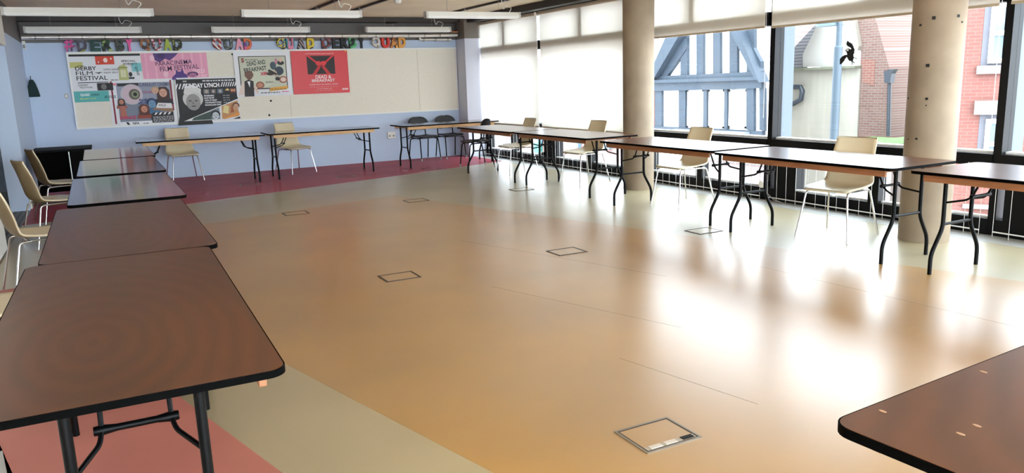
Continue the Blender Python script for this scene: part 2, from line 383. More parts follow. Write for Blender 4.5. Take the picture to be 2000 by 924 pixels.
# windows of the wall behind the camera
for i in range(3):
    xa = -1.9+2.8*i
    w = empty('window_%d' % (8+i), (xa+1.4, YF-.1, .35), kind='structure')
    MB().box((-1.4, -.05, 0), (-1.34, .05, 2.15)).build('mullion', FRAME, w); MB().box((1.34, -.05, 0), (1.4, .05, 2.15)).build('mullion', FRAME, w)
    MB().box((-1.34, -.05, 0), (1.34, .05, .06)).build('sill_rail', FRAME, w); MB().box((-1.34, -.05, 2.09), (1.34, .05, 2.15)).build('head_rail', FRAME, w)
    MB().box((-1.34, -.003, .06), (1.34, .003, 2.09)).build('glass', GL, w)

# roller blinds -------------------------------------------------------
BL = blind_mat(); ROLL = mat('blind_roller', C(196, 178, 158), .6)
blab = ['cream roller blind pulled right down in the corner by the notice board', 'cream roller blind pulled down between the corner blind and the middle column',
        'cream roller blind half raised above the timbered gable view', 'cream roller blind raised highest above the lamp post and bird sticker',
        'cream roller blind above the right hand end of the windows']
for i in range(5):
    ya, yb = MY[i+1], MY[i]; yc = (ya+yb)/2
    zb = .668 if i < 2 else (1.968, 1.958, 1.963)[i-2]
    b = empty('roller_blind', (6.685, yc, 2.55), 0, blab[i], 'blind', 'roller blinds along the windows')
    y0, y1 = ya+.05-yc, min(yb-.05, 14.1 if i == 0 else 99)-yc
    MB().box((.0, y0, zb-2.55), (.003, y1, 0)).build('fabric', BL, b)
    MB().tube([(-.026, y0-.01, .0), (-.026, y1+.01, .0)], .028, 14).build('roller', ROLL, b, True)
    MB().box((-.006, y0, zb-2.55-.022), (.010, y1, zb-2.55)).build('bottom_bar', mat('blind_bar', C(176, 160, 138), .5), b)
    MB().tube([(-.012, y0-.03, -.02), (-.012, y0-.03, -1.6)], .0025, 6).build('pull_chain', WHITE, b)

# guard screens of thin rods in front of the low panes -------------------
ROD = mat('white_rod', C(225, 225, 222), .35)
glab = ['thin white rod guard at the low panes under the corner blind', 'thin white rod guard at the low panes just left of the middle column',
        'thin white rod guard at the low panes right of the middle column', 'thin white rod guard at the low panes by the right column',
        'thin white rod guard at the low panes at the right edge']
for i in range(5):
    ya, yb = MY[i+1], MY[i]
    g = empty('window_guard', (6.69, (ya+yb)/2, 0), 0, glab[i], 'guard', 'rod guards along the windows'); hl = (yb-ya)/2-.06
    if i == 0: hl -= .06
    MB().tube([(0, -hl, .045), (0, hl, .045)], .006, 8).build('bottom_rail', ROD, g, True)
    n = 18
    for k in range(n+1):
        y = -hl+2*hl*k/n; MB().tube([(0, y, 0.001), (0, y, .63)], .0022, 6).build('rod', ROD, g)
# blind chain winders on the mullion feet
for k, (y, lb) in enumerate(((11.8, 'round white blind winder with cord low on the mullion between the two lowered blinds'), (6.6, 'round white blind winder with cord low on the mullion left of the bird sticker'))):
    w = empty('blind_winder', (6.66, y, .19), 0, lb, 'winder', 'blind winders on the mullions')
    MB().add(*(lambda n: ([( -.012, .04*math.cos(2*math.pi*k/n), .04*math.sin(2*math.pi*k/n)) for k in range(n)]+[(.012, .04*math.cos(2*math.pi*k/n), .04*math.sin(2*math.pi*k/n)) for k in range(n)],
              [tuple(range(n))[::-1], tuple(range(n, 2*n))]+[(k, (k+1) % n, n+(k+1) % n, n+k) for k in range(n)]))(24)).build('disc', WHITE, w)
    MB().box((.012, -.02, -.03), (.095, .02, .03)).build('bracket', BLACK, w)
    MB().tube([(0, -.02, -.035), (0, -.09, -.1), (0, -.18, -.155), (0, -.32, -.18)], .005, 6).build('cord', mat('grey_cord', C(150, 150, 148), .5), w)

# bird sticker on the glass --------------------------------------------
BIRD = [(235,140),(255,172),(275,165),(285,200),(315,195),(335,225),(375,230),(385,285),(410,310),(415,360),(440,390),(445,440),(430,470),(440,520),(405,555),(410,610),(420,645),(455,650),(490,672),(540,688),(500,690),(485,702),(460,668),(418,668),(400,720),(388,765),(430,780),(440,800),(430,806),(446,840),(430,828),(400,795),(382,785),(384,868),(366,875),(360,800),(350,765),(290,755),(255,720),(230,670),(215,640),(190,645),(180,680),(150,700),(140,750),(105,770),(100,805),(65,815),(50,845),(0,865),(0,700),(50,640),(110,595),(160,575),(225,570),(215,530),(200,480),(180,455),(160,470),(170,445),(130,405),(182,428),(190,405),(220,380),(270,375),(300,400),(330,405),(345,390),(320,355),(270,330),(225,305),(200,270),(200,210),(220,165)]
pts = [onx(1640+px/15.4, 70+py/15.4, 6.835) for px, py in BIRD]
bm_ = MB().prism([(p.y, p.z) for p in pts], 'x', 6.836, 6.8395).build('bird_sticker', mat('black_vinyl', C(8, 8, 10), .5))
tag(bm_, 'black vinyl bird with spread wings stuck on the window glass beside the lamp post', 'sticker')
e = onx(1640+235/15.4, 70+425/15.4, 6.833)
MB().prism([(e.y+.013*math.cos(a*.5236), e.z+.011*math.sin(a*.5236)) for a in range(12)], 'x', 6.833, 6.8365).build('eye', mat('white_vinyl', C(240, 240, 240), .5), bm_)

# ceiling tracks, lights, pipes ------------------------------------------
TR = mat('cable_track', C(40, 34, 30), .5)
for k, ((a, b), lb) in enumerate(((((600, 22), (660, 0)), 'thin black cable track on the ceiling, leftmost of the three'), (((690, 20), (752, 0)), 'thin black cable track on the ceiling, middle of the three'),
                                 (((884, 23), (992, 0)), 'thin black cable track on the ceiling nearest the windows'))):
    p, q = onz(*a, ZC-.015), onz(*b, ZC-.015); x = (p.x+q.x)/2
    t = empty('cable_track', (x, 11, ZC-.001), 0, lb, 'cable track', 'ceiling cable tracks')
    MB().box((-.02, -9, -.03), (.02, 3.2, 0)).build('channel', TR, t)
    for yy in (-1.5, 0, 1.5): MB().box((-.03, yy-.02, -.035), (.03, yy+.02, 0)).build('clip', GREYP, t)
def lamp(x0, x1, y, label, loops=True):
    L_ = x1-x0; o = empty('strip_light', ((x0+x1)/2, y, 2.40), 0, label, 'ceiling light', 'suspended strip lights'); h = L_/2
    MB().prism([(-.05, 0), (.05, 0), (.06, .03), (.035, .09), (-.035, .09), (-.06, .03)], 'x', -h+.03, h-.03).build('housing', WHITE, o)
    MB().box((-h+.04, -.045, -.006), (h-.04, .045, .0)).build('diffuser', mat('opal_diffuser', C(236, 236, 232), .3), o)
    for s in (-1, 1): MB().box((s*h-.03 if s > 0 else -h, -.055, -.002), (h if s > 0 else -h+.03, .055, .092)).build('end_cap', mat('end_cap_grey', C(190, 188, 184), .4), o)
    for s in (-.55, .55): MB().tube([(s*h, 0, .09), (s*h, 0, .288)], .0022, 6).build('suspension_wire', STEEL, o)
    MB().tube(smooth_path([(.78*h, 0, .09), (.86*h, .03, .16), (.72*h, .04, .2), (.66*h, .0, .12), (.62*h, 0, .2), (.62*h, 0, .286)], .05), .005, 6).build('power_flex', WHITE, o, True)
    return o
LX = [(-.905, .71), (1.76, 3.38), (4.34, 5.9)]; LX2 = [(-.906, .70), (1.74, 3.36), (4.36, 6.02)]
for (a, b), w in zip(LX, ('left', 'middle', 'right')): lamp(a, b, 11.0, 'white hanging strip light, %s one of the front three near the ceiling' % w)
for (a, b), w in zip(LX2, ('left', 'middle', 'right')): lamp(a, b, 14.0, 'white hanging strip light, %s one of the three just above the wall letters' % w)
FOIL = mat('foil_lagging', C(214, 210, 205), .32, .75, bump=.5, scale=18)
pp = empty('service_pipe', (0, 14.33, 2.355), 0, 'long silver foil lagged pipe running above the wall letters', 'pipe')
MB().tube([(-.97, 0, 0), (5.55, 0, 0), (6.3, 0, .01)], .036, 16).build('lagging', FOIL, pp, True)
for k in range(22): x = -.8+.32*k; MB().tube([(x, 0, 0), (x+.025, 0, 0)], .0395, 16).build('joint_band', STEEL, pp, True)
for x in (.36, 3.3, 5.0):
    MB().tube([(x, 0, .03), (x, 0, .245)], .004, 6).build('hanger_rod', STEEL, pp); MB().box((x-.12, -.05, .225), (x+.06, .05, .245)).build('hanger_plate', BLACK, pp)
p2 = empty('service_pipe', (0, 14.40, 2.285), 0, 'short silver pipe below the long lagged pipe at the right end', 'pipe')
MB().tube([(5.55, 0, .06), (5.55, 0, 0), (6.2, 0, 0)], .03, 14).build('lagging', FOIL, p2, True)
for x in (5.6, 5.85, 6.1): MB().tube([(x, 0, 0), (x+.04, 0, 0)], .036, 14).build('joint_band', STEEL, p2, True)
p3 = tag(MB().tube([(5.6, 14.27, 2.42), (6.3, 14.27, 2.42)], .012, 10).build('copper_pipe', mat('copper', C(190, 120, 84), .3, 1.), None, True), 'thin copper pipe above the lagged pipe at the right end', 'pipe')
q = onz(777, 3, ZC-.03)
sd = empty('smoke_detector', (q.x, q.y, ZC-.001), 0, 'small round white smoke detector on the ceiling between the cable tracks', 'smoke detector')
MB().lathe([(.055, 0), (.055, -.02), (.04, -.055), (.0, -.06)]).build('housing', WHITE, sd, True)
MB().lathe([(.062, 0), (.062, -.012), (.05, -.012)]).build('base_ring', WHITE, sd, True)

# small wall things ----------------------------------------------------
def wallbox(name, label, cat, p0, p1, d, m, extra=None):
    a, b = ony(*p0, YB-d), ony(*p1, YB-d)
    o = empty(name, ((a.x+b.x)/2, YB, (a.z+b.z)/2), 0, label, cat); w, h = abs(b.x-a.x)/2, abs(a.z-b.z)/2
    MB().box((-w, -d, -h), (w, 0, h)).build('housing', m, o, bevel=.004)
    if extra: extra(o, w, h, d)
    return o
def sock(o, w, h, d):
    for s in (-1, 1):
        MB().box((s*w*.5-.02, -d-.001, -.028), (s*w*.5+.02, -d, .002)).build('outlet', GREYP, o); MB().box((s*w*.5-.008, -d-.004, .012), (s*w*.5+.008, -d, .03)).build('rocker', WHITE, o)
wallbox('motion_sensor', 'small white motion sensor high on the back wall by the left pier', 'sensor', (42, 80), (51, 96), .05, WHITE, lambda o, w, h, d: MB().box((-w*.7, -d-.012, -h*.8), (w*.7, -d, h*.1)).build('lens', GREYP, o))
wallbox('wall_socket', 'white double socket low on the back wall left of the black chairs', 'socket', (757, 258), (773, 270), .03, WHITE, sock)
wallbox('light_switch', 'small pale switch plate at the left edge of the notice board', 'switch', (125, 183), (134, 192), .02, mat('switch_grey', C(176, 178, 180), .5), lambda o, w, h, d: MB().box((-.012, -d-.006, -.02), (.012, -d, .02)).build('rocker', WHITE, o))
a = ony(52, 190, YB-.05); b = ony(70, 155, YB-.05)
hb = empty('hanging_bag', (ony(62, 170, YB-.05).x, YB, a.z), 0, 'dark green cloth bag hanging on the back wall left of the notice board', 'bag')
hgt = b.z-a.z
DG = mat('dark_green_cloth', C(16, 42, 44), .8)
MB().prism([(-.09, 0), (.1, 0.0), (.085, hgt*.35), (.06, hgt*.75), (.03, hgt), (-.02, hgt*.98), (-.05, hgt*.6), (-.1, hgt*.82), (-.105, hgt*.3)], 'y', -.09, -.01).build('body', DG, hb, bevel=.015)
MB().tube([(0, -.05, hgt*.95), (0, -.03, hgt+.04), (0, 0, hgt+.05)], .006, 6).build('strap', DG, hb)

# notice board -----------------------------------------------------------
BX0, BX1, BZ0, BZ1 = -.41, 6.345, .915, 2.137
nb = empty('notice_board', ((BX0+BX1)/2, YB, BZ0), 0, 'long beige felt notice board with white frame on the back wall', 'notice board')
hw = (BX1-BX0)/2; hh = BZ1-BZ0
MB().box((-hw+.02, -.03, .02), (hw-.02, 0, hh-.02)).build('felt_panel', mat('beige_felt', C(232, 226, 212), .9, var=.05, scale=60), nb)
for a, b in (((-hw, -.045, 0), (hw, 0, .028)), ((-hw, -.06, hh-.028), (hw, 0, hh)), ((-hw, -.045, .028), (-hw+.028, 0, hh-.028)), ((hw-.02, -.045, .028), (hw, 0, hh-.028))):
    MB().box(a, b).build('frame_rail', WHITE, nb)
JN = mat('felt_joint', C(206, 200, 186), .8)
for px in (563, 817):
    xj = ony(px, 150, YB-.03).x-(BX0+BX1)/2; MB().box((xj-.006, -.0315, .03), (xj+.006, -.03, hh-.03)).build('panel_joint', JN, nb)
for px, py in ((529, 197), (526, 225), (454, 106)):
    p = ony(px, py, YB-.035); MB().lathe([(.018, -.004), (.018, .004)], (0, 0), 12).build('pin', BLACK, nb); o = bpy.data.objects[-1] if False else [c for c in bpy.data.objects if c.parent is nb][-1]
    o.location = (p.x-(BX0+BX1)/2, -.034, p.z-BZ0); o.rotation_euler = (math.pi/2, 0, 0)

# ---- posters ------------------------------------------------------------
class Poster:
    """a printed paper sheet in the plane y = Y; u, v in 0..1 from the bottom left corner"""
    def __init__(s, x0, x1, z0, z1, Y, paper, label):
        s.x0, s.z0, s.w, s.h, s.n = x0, z0, x1-x0, z1-z0, 0
        s.o = empty('poster', ((x0+x1)/2, Y, z0), 0, label, 'poster', 'film posters on the notice board'); s.cx = (x0+x1)/2
        MB().box((-s.w/2, -.002, 0), (s.w/2, 0, s.h)).build('paper', paper, s.o)
        s.L = .002
    def P(s, u, v): return ((u-.5)*s.w, v*s.h)
    def poly(s, pts, col, name='print', lay=True):
        if lay: s.L += .0006
        q = [s.P(*p) for p in pts]
        MB().prism(q, 'y', -s.L-.0003, -s.L).build(name, mat('ink_%d_%d_%d' % col, C(*col), .55), s.o)
        return s
    def rect(s, u0, v0, u1, v1, col, name='print'): return s.poly([(u0, v0), (u1, v0), (u1, v1), (u0, v1)], col, name)
    def ell(s, u, v, ru, rv, col, name='print', n=20):
        return s.poly([(u+ru*math.cos(2*math.pi*k/n), v+rv*math.sin(2*math.pi*k/n)) for k in range(n)], col, name)
    def text(s, t, u0, v0, u1, v1, col, bold=.0, rot=0., name='lettering'):
        s.L += .0006; vs, fs, asp = text_faces(t, bold); m = MB(); W, H = (u1-u0)*s.w, (v1-v0)*s.h; c = s.P((u0+u1)/2, (v0+v1)/2); cs, sn = math.cos(rot), math.sin(rot)
        out = []
        for x, y in vs:
            a, b = (x-.5)*W, (y-.5)*H; out.append((c[0]+a*cs-b*sn, -s.L, c[1]+a*sn+b*cs))
        m.add(out, fs); m.build(name, mat('ink_%d_%d_%d' % col, C(*col), .55), s.o); return s
    def lines(s, u0, v0, u1, v1, n, col, fill=.5):
        """small print too fine to read: rows of short strokes"""
        s.L += .0006; m = MB(); rr = random.Random(int(u0*1000+v0*77))
        for k in range(n):
            va = v0+(v1-v0)*k/n; u = u0
            while u < u1-.01:
                w = rr.uniform(.02, .06); e = min(u1, u+w)
                a, b = s.P(u, va), s.P(e, va+(v1-v0)/n*fill); m.prism([(a[0], a[1]), (b[0], a[1]), (b[0], b[1]), (a[0], b[1])], 'y', -s.L-.0003, -s.L); u = e+.012
        m.build('small_print', mat('ink_%d_%d_%d' % col, C(*col), .55), s.o); return s
    def head(s, u, v, r, skin, hair, shirt=None, long=False, aspect=.75):
        ru, rv = r*aspect, r
        if shirt: s.poly([(u-ru*2, v-rv*2.6), (u+ru*2, v-rv*2.6), (u+ru*1.7, v-rv*1.5), (u+ru*.5, v-rv*1.0), (u-ru*.5, v-rv*1.0), (u-ru*1.7, v-rv*1.5)], shirt)
        if long: s.poly([(u-ru*1.35, v-rv*1.7), (u+ru*1.35, v-rv*1.7), (u+ru*1.3, v+rv*.5), (u+ru*.7, v+rv*1.2), (u-ru*.7, v+rv*1.2), (u-ru*1.3, v+rv*.5)], hair)
        else: s.ell(u, v+rv*.3, ru*1.15, rv*1.0, hair)
        s.ell(u, v-rv*.08, ru*.82, rv*.92, skin)
        d = tuple(int(c*.45) for c in skin)
        s.ell(u-ru*.34, v+rv*.08, ru*.17, rv*.08, d, n=8); s.ell(u+ru*.34, v+rv*.08, ru*.17, rv*.08, d, n=8)
        s.poly([(u-ru*.08, v+rv*.05), (u+ru*.12, v-rv*.28), (u-ru*.12, v-rv*.28)], tuple(int(c*.75) for c in skin)); s.ell(u, v-rv*.52, ru*.28, rv*.07, d, n=8)
        return s
PW = mat('poster_paper', C(226, 226, 230), .45); YP = YB-.0305
def pspan(p, q): a, b = ony(*p, YP), ony(*q, YP); return a.x, b.x, a.z, b.z
# 1 film festival
P = Poster(-.385, .655, 1.345, 2.10, YP, PW, 'white and turquoise film festival poster at the left end of the board')
P.rect(0, .955, 1, 1, (16, 16, 20)).rect(0, 0, 1, .23, (88, 178, 176)).rect(.0, .72, .18, .84, (200, 196, 120)).rect(.36, .78, .62, .955, (214, 66, 40)).ell(.5, .87, .03, .05, (246, 220, 210)).ell(.58, .9, .012, .02, (246, 220, 210)).ell(.4, .83, .01, .02, (246, 220, 210))
P.rect(.10, .755, .19, .765, (20, 20, 24)).text('DERBY', .07, .665, .36, .745, (26, 26, 32), .015).text('FILM', .07, .565, .30, .645, (26, 26, 32), .0).text('FESTIVAL', .07, .455, .50, .545, (26, 26, 32), .008)
P.poly([(.32, .61), (.45, .622), (.40, .6), (.385, .585), (.37, .598)], (26, 26, 32)).rect(.08, .40, .50, .415, (26, 26, 32))
P.text('10TH-22ND', .46, .655, .68, .69, (30, 30, 36), .01).text('NOV 2017', .46, .59, .66, .625, (30, 30, 36), .01).text('SPECIAL', .72, .825, .93, .865, (40, 40, 44), .01)
P.poly([(.66, .44), (.8, .44), (.79, .72), (.75, .78), (.68, .74)], (186, 188, 120)).rect(.69, .5, .77, .66, (218, 216, 176)).rect(.66, .7, .8, .715, (110, 112, 60)).rect(.86, .62, 1, .8, (120, 190, 196)).text('QUAD', .86, .6, 1.0, .66, (24, 40, 44), .02, -1.4).ell(.83, .56, .025, .05, (40, 40, 44)).rect(.8, .46, .88, .5, (30, 30, 34))
P.text('EVENTS', .75, .765, .94, .805, (40, 40, 44), .01).lines(.54, .44, .64, .47, 1, (60, 60, 64)).text('DERBY', .08, .34, .22, .375, (70, 70, 74), .01).text('FESTIVAL', .1, .29, .28, .325, (70, 70, 74), .01).rect(.34, .235, .56, .39, (26, 26, 30)).ell(.43, .31, .04, .06, (110, 108, 106))
P.text('QUAD', .09, .12, .22, .18, (240, 240, 240), .03).text('DERBY', .24, .13, .36, .165, (30, 70, 74), .02).lines(.08, .06, .3, .1, 1, (190, 210, 130)).lines(.42, .07, .58, .13, 2, (24, 74, 84))
# 2 pink festival
P = Poster(.665, 1.69, 1.66, 2.10, YP-.004, mat('pink_paper', C(228, 152, 180), .45), 'pink film festival poster with purple figures in the board\'s top row')
for k in range(7): P.rect(.05+k*.14, 0, .08+k*.14, 1, (236, 170, 192))
P.poly([(.18, 1), (.2, .75), (.27, .66), (.36, .8), (.42, .72), (.5, .86), (.56, 1)], (84, 52, 124)).ell(.3, .9, .06, .1, (62, 34, 100)).ell(.16, .82, .035, .12, (242, 196, 208))
P.text('PARACINEMA', .2, .56, .76, .72, (64, 32, 84), .004, .06).text('FILM FESTIVAL', .26, .36, .86, .54, (64, 32, 84), .004, .06).text('2021', .78, .22, .94, .38, (246, 206, 218), .03, .06).lines(.78, .1, .98, .2, 2, (246, 206, 218))
P.poly([(.44, 0), (.68, 0), (.66, .18), (.62, .24), (.6, .42), (.57, .3), (.53, .3), (.5, .4), (.49, .22), (.46, .16)], (74, 44, 128)).head(.75, .16, .1, (180, 110, 150), (66, 36, 96), (66, 36, 96)).ell(.34, .22, .04, .12, (240, 190, 206)).poly([(.42, 0), (.5, 0), (.46, .16), (.43, .1)], (96, 60, 140))
# 3 surrealist cinema
P = Poster(.12, 1.115, .925, 1.685, YP-.007, PW, 'white poster with a big eyeball and red side bars, lower row of the board')
P.rect(.06, .08, .95, .93, (126, 132, 150)).rect(.12, .55, .93, .93, (150, 156, 176)).rect(.04, .06, .065, .97, (140, 22, 48)).rect(.94, .3, .965, .97, (140, 22, 48)).rect(.065, .08, .12, .93, (232, 232, 238))
P.text('QUAD', .0, .87, .13, .93, (232, 64, 96), .05).rect(.14, .86, .46, .92, (24, 24, 30)).text('SURREALIST CINEMA', .47, .84, .93, .915, (38, 46, 88), .006)
P.ell(.34, .68, .17, .22, (196, 190, 196)).ell(.34, .68, .145, .19, (206, 184, 194)).ell(.38, .68, .085, .115, (92, 88, 76)).ell(.39, .68, .055, .075, (140, 150, 120)).ell(.39, .68, .03, .042, (14, 12, 14))
P.text('DREAMS', .5, .69, .66, .745, (164, 96, 122), .02).text('BLUE', .44, .53, .56, .58, (34, 50, 116), .03).text('VELVET', .42, .46, .6, .515, (34, 50, 116), .03)
P.head(.82, .7, .1, (214, 160, 138), (60, 30, 28), (30, 26, 34), True).head(.7, .74, .07, (216, 172, 150), (196, 160, 120)).head(.63, .47, .09, (112, 150, 186), (26, 44, 86), (60, 110, 150)).head(.17, .53, .055, (196, 132, 108), (64, 36, 30), (170, 92, 76), True).poly([(.13, .2), (.23, .2), (.215, .44), (.14, .44)], (176, 104, 88)).head(.5, .36, .08, (206, 140, 112), (90, 40, 28), (150, 62, 44), True)
P.poly([(.68, .36), (.94, .34), (.93, .46), (.72, .48)], (228, 226, 228)).text('WILD', .72, .4, .84, .445, (60, 60, 90), .02, -.05).poly([(.62, .33), (.94, .27), (.94, .35), (.66, .37)], (150, 112, 84)).text('DANCE', .12, .15, .36, .22, (196, 40, 84), .04)
P.rect(.6, .05, .94, .22, (22, 20, 24)).poly([(.62, .22), (.94, .22), (.94, .27), (.62, .27)], (30, 28, 32))
for k in range(4): P.poly([(.64+k*.07, .22), (.67+k*.07, .22), (.70+k*.07, .27), (.67+k*.07, .27)], (234, 234, 236))
P.lines(.62, .07, .93, .2, 5, (206, 206, 210), .4).rect(.1, .02, .6, .1, (230, 230, 234)).poly([(.22, .03), (.26, .03), (.235, .09), (.2, .09)], (20, 20, 22)).text('NFA', .3, .03, .4, .085, (20, 20, 22), .03).lines(.46, .04, .56, .07, 1, (70, 70, 74))
# 4 sunday lynch
P = Poster(1.13, 2.145, .93, 1.69, YP-.0155, PW, 'black poster with a white haired man and slanted white stripes, lower row of the board')
P.rect(.02, .04, .985, .965, (22, 22, 26)).text('QUAD', .13, .9, .19, .935, (236, 236, 240), .03).lines(.44, .905, .96, .945, 1, (214, 214, 220), .7)
for k in range(4): P.poly([(.0+k*.05, .75), (.02+k*.05, .75), (.055+k*.05, .87), (.035+k*.05, .87)], (236, 236, 240))
for k in range(7): P.poly([(.72+k*.037, .78), (.737+k*.037, .78), (.767+k*.037, .88), (.75+k*.037, .88)], (236, 236, 240))
P.head(.26, .47, .2, (150, 148, 146), (206, 204, 202), (14, 14, 16), aspect=.7).poly([(.12, .66), (.15, .8), (.28, .84), (.4, .74), (.39, .62), (.3, .68), (.2, .62)], (220, 218, 216))
for k, cc in enumerate(((120, 120, 122), (86, 80, 84), (90, 110, 130))): P.rect(.44+k*.11, .63, .53+k*.11, .73, cc).ell(.485+k*.11, .68, .022, .04, (176, 160, 150))
P.poly([(.78, .7), (.83, .74), (.86, .7), (.83, .68)], (222, 186, 120)).rect(.86, .62, .97, .74, (70, 40, 36)).ell(.895, .69, .02, .035, (206, 138, 104)).ell(.935, .69, .02, .035, (206, 138, 104))
for k in range(5): P.text(('ERASERHEAD', 'BLUE VELVET', 'WILD AT HEART', 'THE STRAIGHT STORY', 'MULHOLLAND DRIVE')[k], .44, .57-k*.052, (.6, .6, .64, .71, .7)[k], .605-k*.052, (232, 232, 236), .04); P.lines(.74, .57-k*.052, .86, .6-k*.052, 1, (150, 150, 156), .6)
P.text('SUNDAY LYNCH', .14, .77, .7, .87, (240, 240, 244), .045).poly([(.08, .04), (.985, .04), (.985, .50), (.14, .07)], (228, 228, 230)).poly([(.2, .05), (.52, .05), (.52, .24), (.24, .11)], (52, 74, 66)).poly([(.52, .05), (.66, .05), (.66, .32), (.52, .25)], (120, 132, 144)).head(.59, .14, .09, (196, 202, 210), (34, 36, 42)).poly([(.69, .05), (.97, .1), (.97, .46), (.7, .34)], (196, 142, 92)).poly([(.71, .2), (.8, .16), (.82, .34), (.74, .36)], (226, 210, 150)).poly([(.84, .18), (.9, .2), (.86, .38)], (160, 84, 56)).head(.935, .32, .07, (206, 160, 128), (104, 66, 46)).poly([(.72, .04), (.98, .12), (.98, .2), (.74, .08)], (224, 150, 70)).poly([(.86, .04), (.985, .04), (.985, .09)], (30, 28, 30))
# 5 dead and breakfast
P = Poster(2.12, 3.09, 1.335, 2.105, YP-.021, PW, 'white bordered poster with a waiter in a black waistcoat')
P.rect(.08, .16, .92, .90, (40, 34, 34)).rect(.095, .18, .905, .885, (196, 198, 178)).ell(.45, .4, .26, .2, (206, 208, 186)).text('S', .13, .76, .18, .86, (140, 30, 24), .05).lines(.19, .81, .42, .85, 1, (110, 104, 92))
P.text('DEAD AND', .22, .70, .55, .80, (28, 40, 30), .02, .1).text('BREAKFAST', .16, .56, .56, .66, (28, 40, 30), .02, .1).text('XIII', .44, .47, .56, .54, (196, 48, 72), .05, .08)
P.poly([(.02, .03), (.1, .30), (.17, .36), (.2, .05)], (226, 208, 196)).poly([(.13, .0), (.3, .0), (.31, .34), (.22, .38), (.15, .34)], (30, 26, 28)).poly([(.2, .34), (.25, .34), (.235, .2)], (240, 240, 240)).head(.24, .46, .09, (120, 84, 70), (112, 78, 64)).poly([(.3, .22), (.34, .08), (.38, .06), (.36, .24)], (222, 196, 180)).rect(.36, .155, .56, .175, (30, 26, 28)).ell(.42, .25, .075, .08, (150, 96, 76)).ell(.42, .25, .05, .05, (196, 134, 106))
for (u, v, a, b, c) in ((.68, .68, .05, .09, (70, 84, 96)), (.82, .74, .06, .05, (40, 40, 46)), (.82, .8, .03, .05, (216, 180, 160)), (.78, .56, .08, .1, (48, 62, 78)), (.7, .5, .04, .07, (206, 182, 160)), (.62, .5, .07, .04, (60, 48, 46)), (.74, .78, .02, .07, (196, 128, 150)), (.84, .36, .08, .08, (160, 100, 84)), (.84, .36, .05, .05, (222, 200, 186)), (.74, .38, .04, .04, (40, 34, 34))): P.ell(u, v, a, b, c)
P.poly([(.6, .6), (.57, .56), (.72, .46), (.74, .5)], (46, 36, 36)).lines(.52, .29, .66, .34, 2, (90, 84, 76)).poly([(.58, .10), (.9, .14), (.91, .22), (.59, .18)], (222, 164, 64)).lines(.6, .13, .88, .17, 2, (120, 80, 30)).lines(.42, .06, .76, .09, 1, (110, 112, 116), .8).lines(.8, .07, .93, .1, 1, (220, 110, 140), .8)
# 6 red
P = Poster(3.105, 4.14, 1.34, 2.118, YP-.024, mat('red_paper', C(212, 36, 46), .4), 'red poster with two crossed hands on a black square, rightmost on the board')
P.text('TAKE THE BLOOD BATH HOTEL, BREAKFAST', .25, .905, .76, .925, (240, 206, 206), .02).rect(.27, .45, .76, .87, (34, 22, 26))
for s_ in (1, -1):
    f = lambda u: .515+s_*(u-.515)
    P.poly([(f(.27), .87), (f(.32), .87), (f(.43), .75), (f(.5), .72), (f(.5), .66), (f(.44), .68), (f(.40), .73)], (212, 36, 46)).poly([(f(.45), .70), (f(.52), .70), (f(.5), .6), (f(.42), .45), (f(.35), .45), (f(.45), .62)], (196, 34, 44)).ell(f(.47), .70, .05, .05, (220, 52, 60))
P.text('DEAD &', .40, .345, .68, .425, (244, 226, 226), .02).text('BREAKFAST', .33, .27, .74, .335, (244, 226, 226), .02).text('CELEBRATING THE ROMERO ZOMBIE', .28, .20, .79, .222, (240, 200, 200), .02).lines(.28, .15, .8, .165, 1, (230, 150, 150)).text('27 OCTOBER 2017', .42, .098, .68, .12, (240, 200, 200), .02).lines(.38, .065, .7, .078, 1, (230, 150, 150)).text('QUAD', .86, .06, .97, .11, (244, 226, 226), .05).rect(.955, .955, .985, .99, (232, 160, 60))

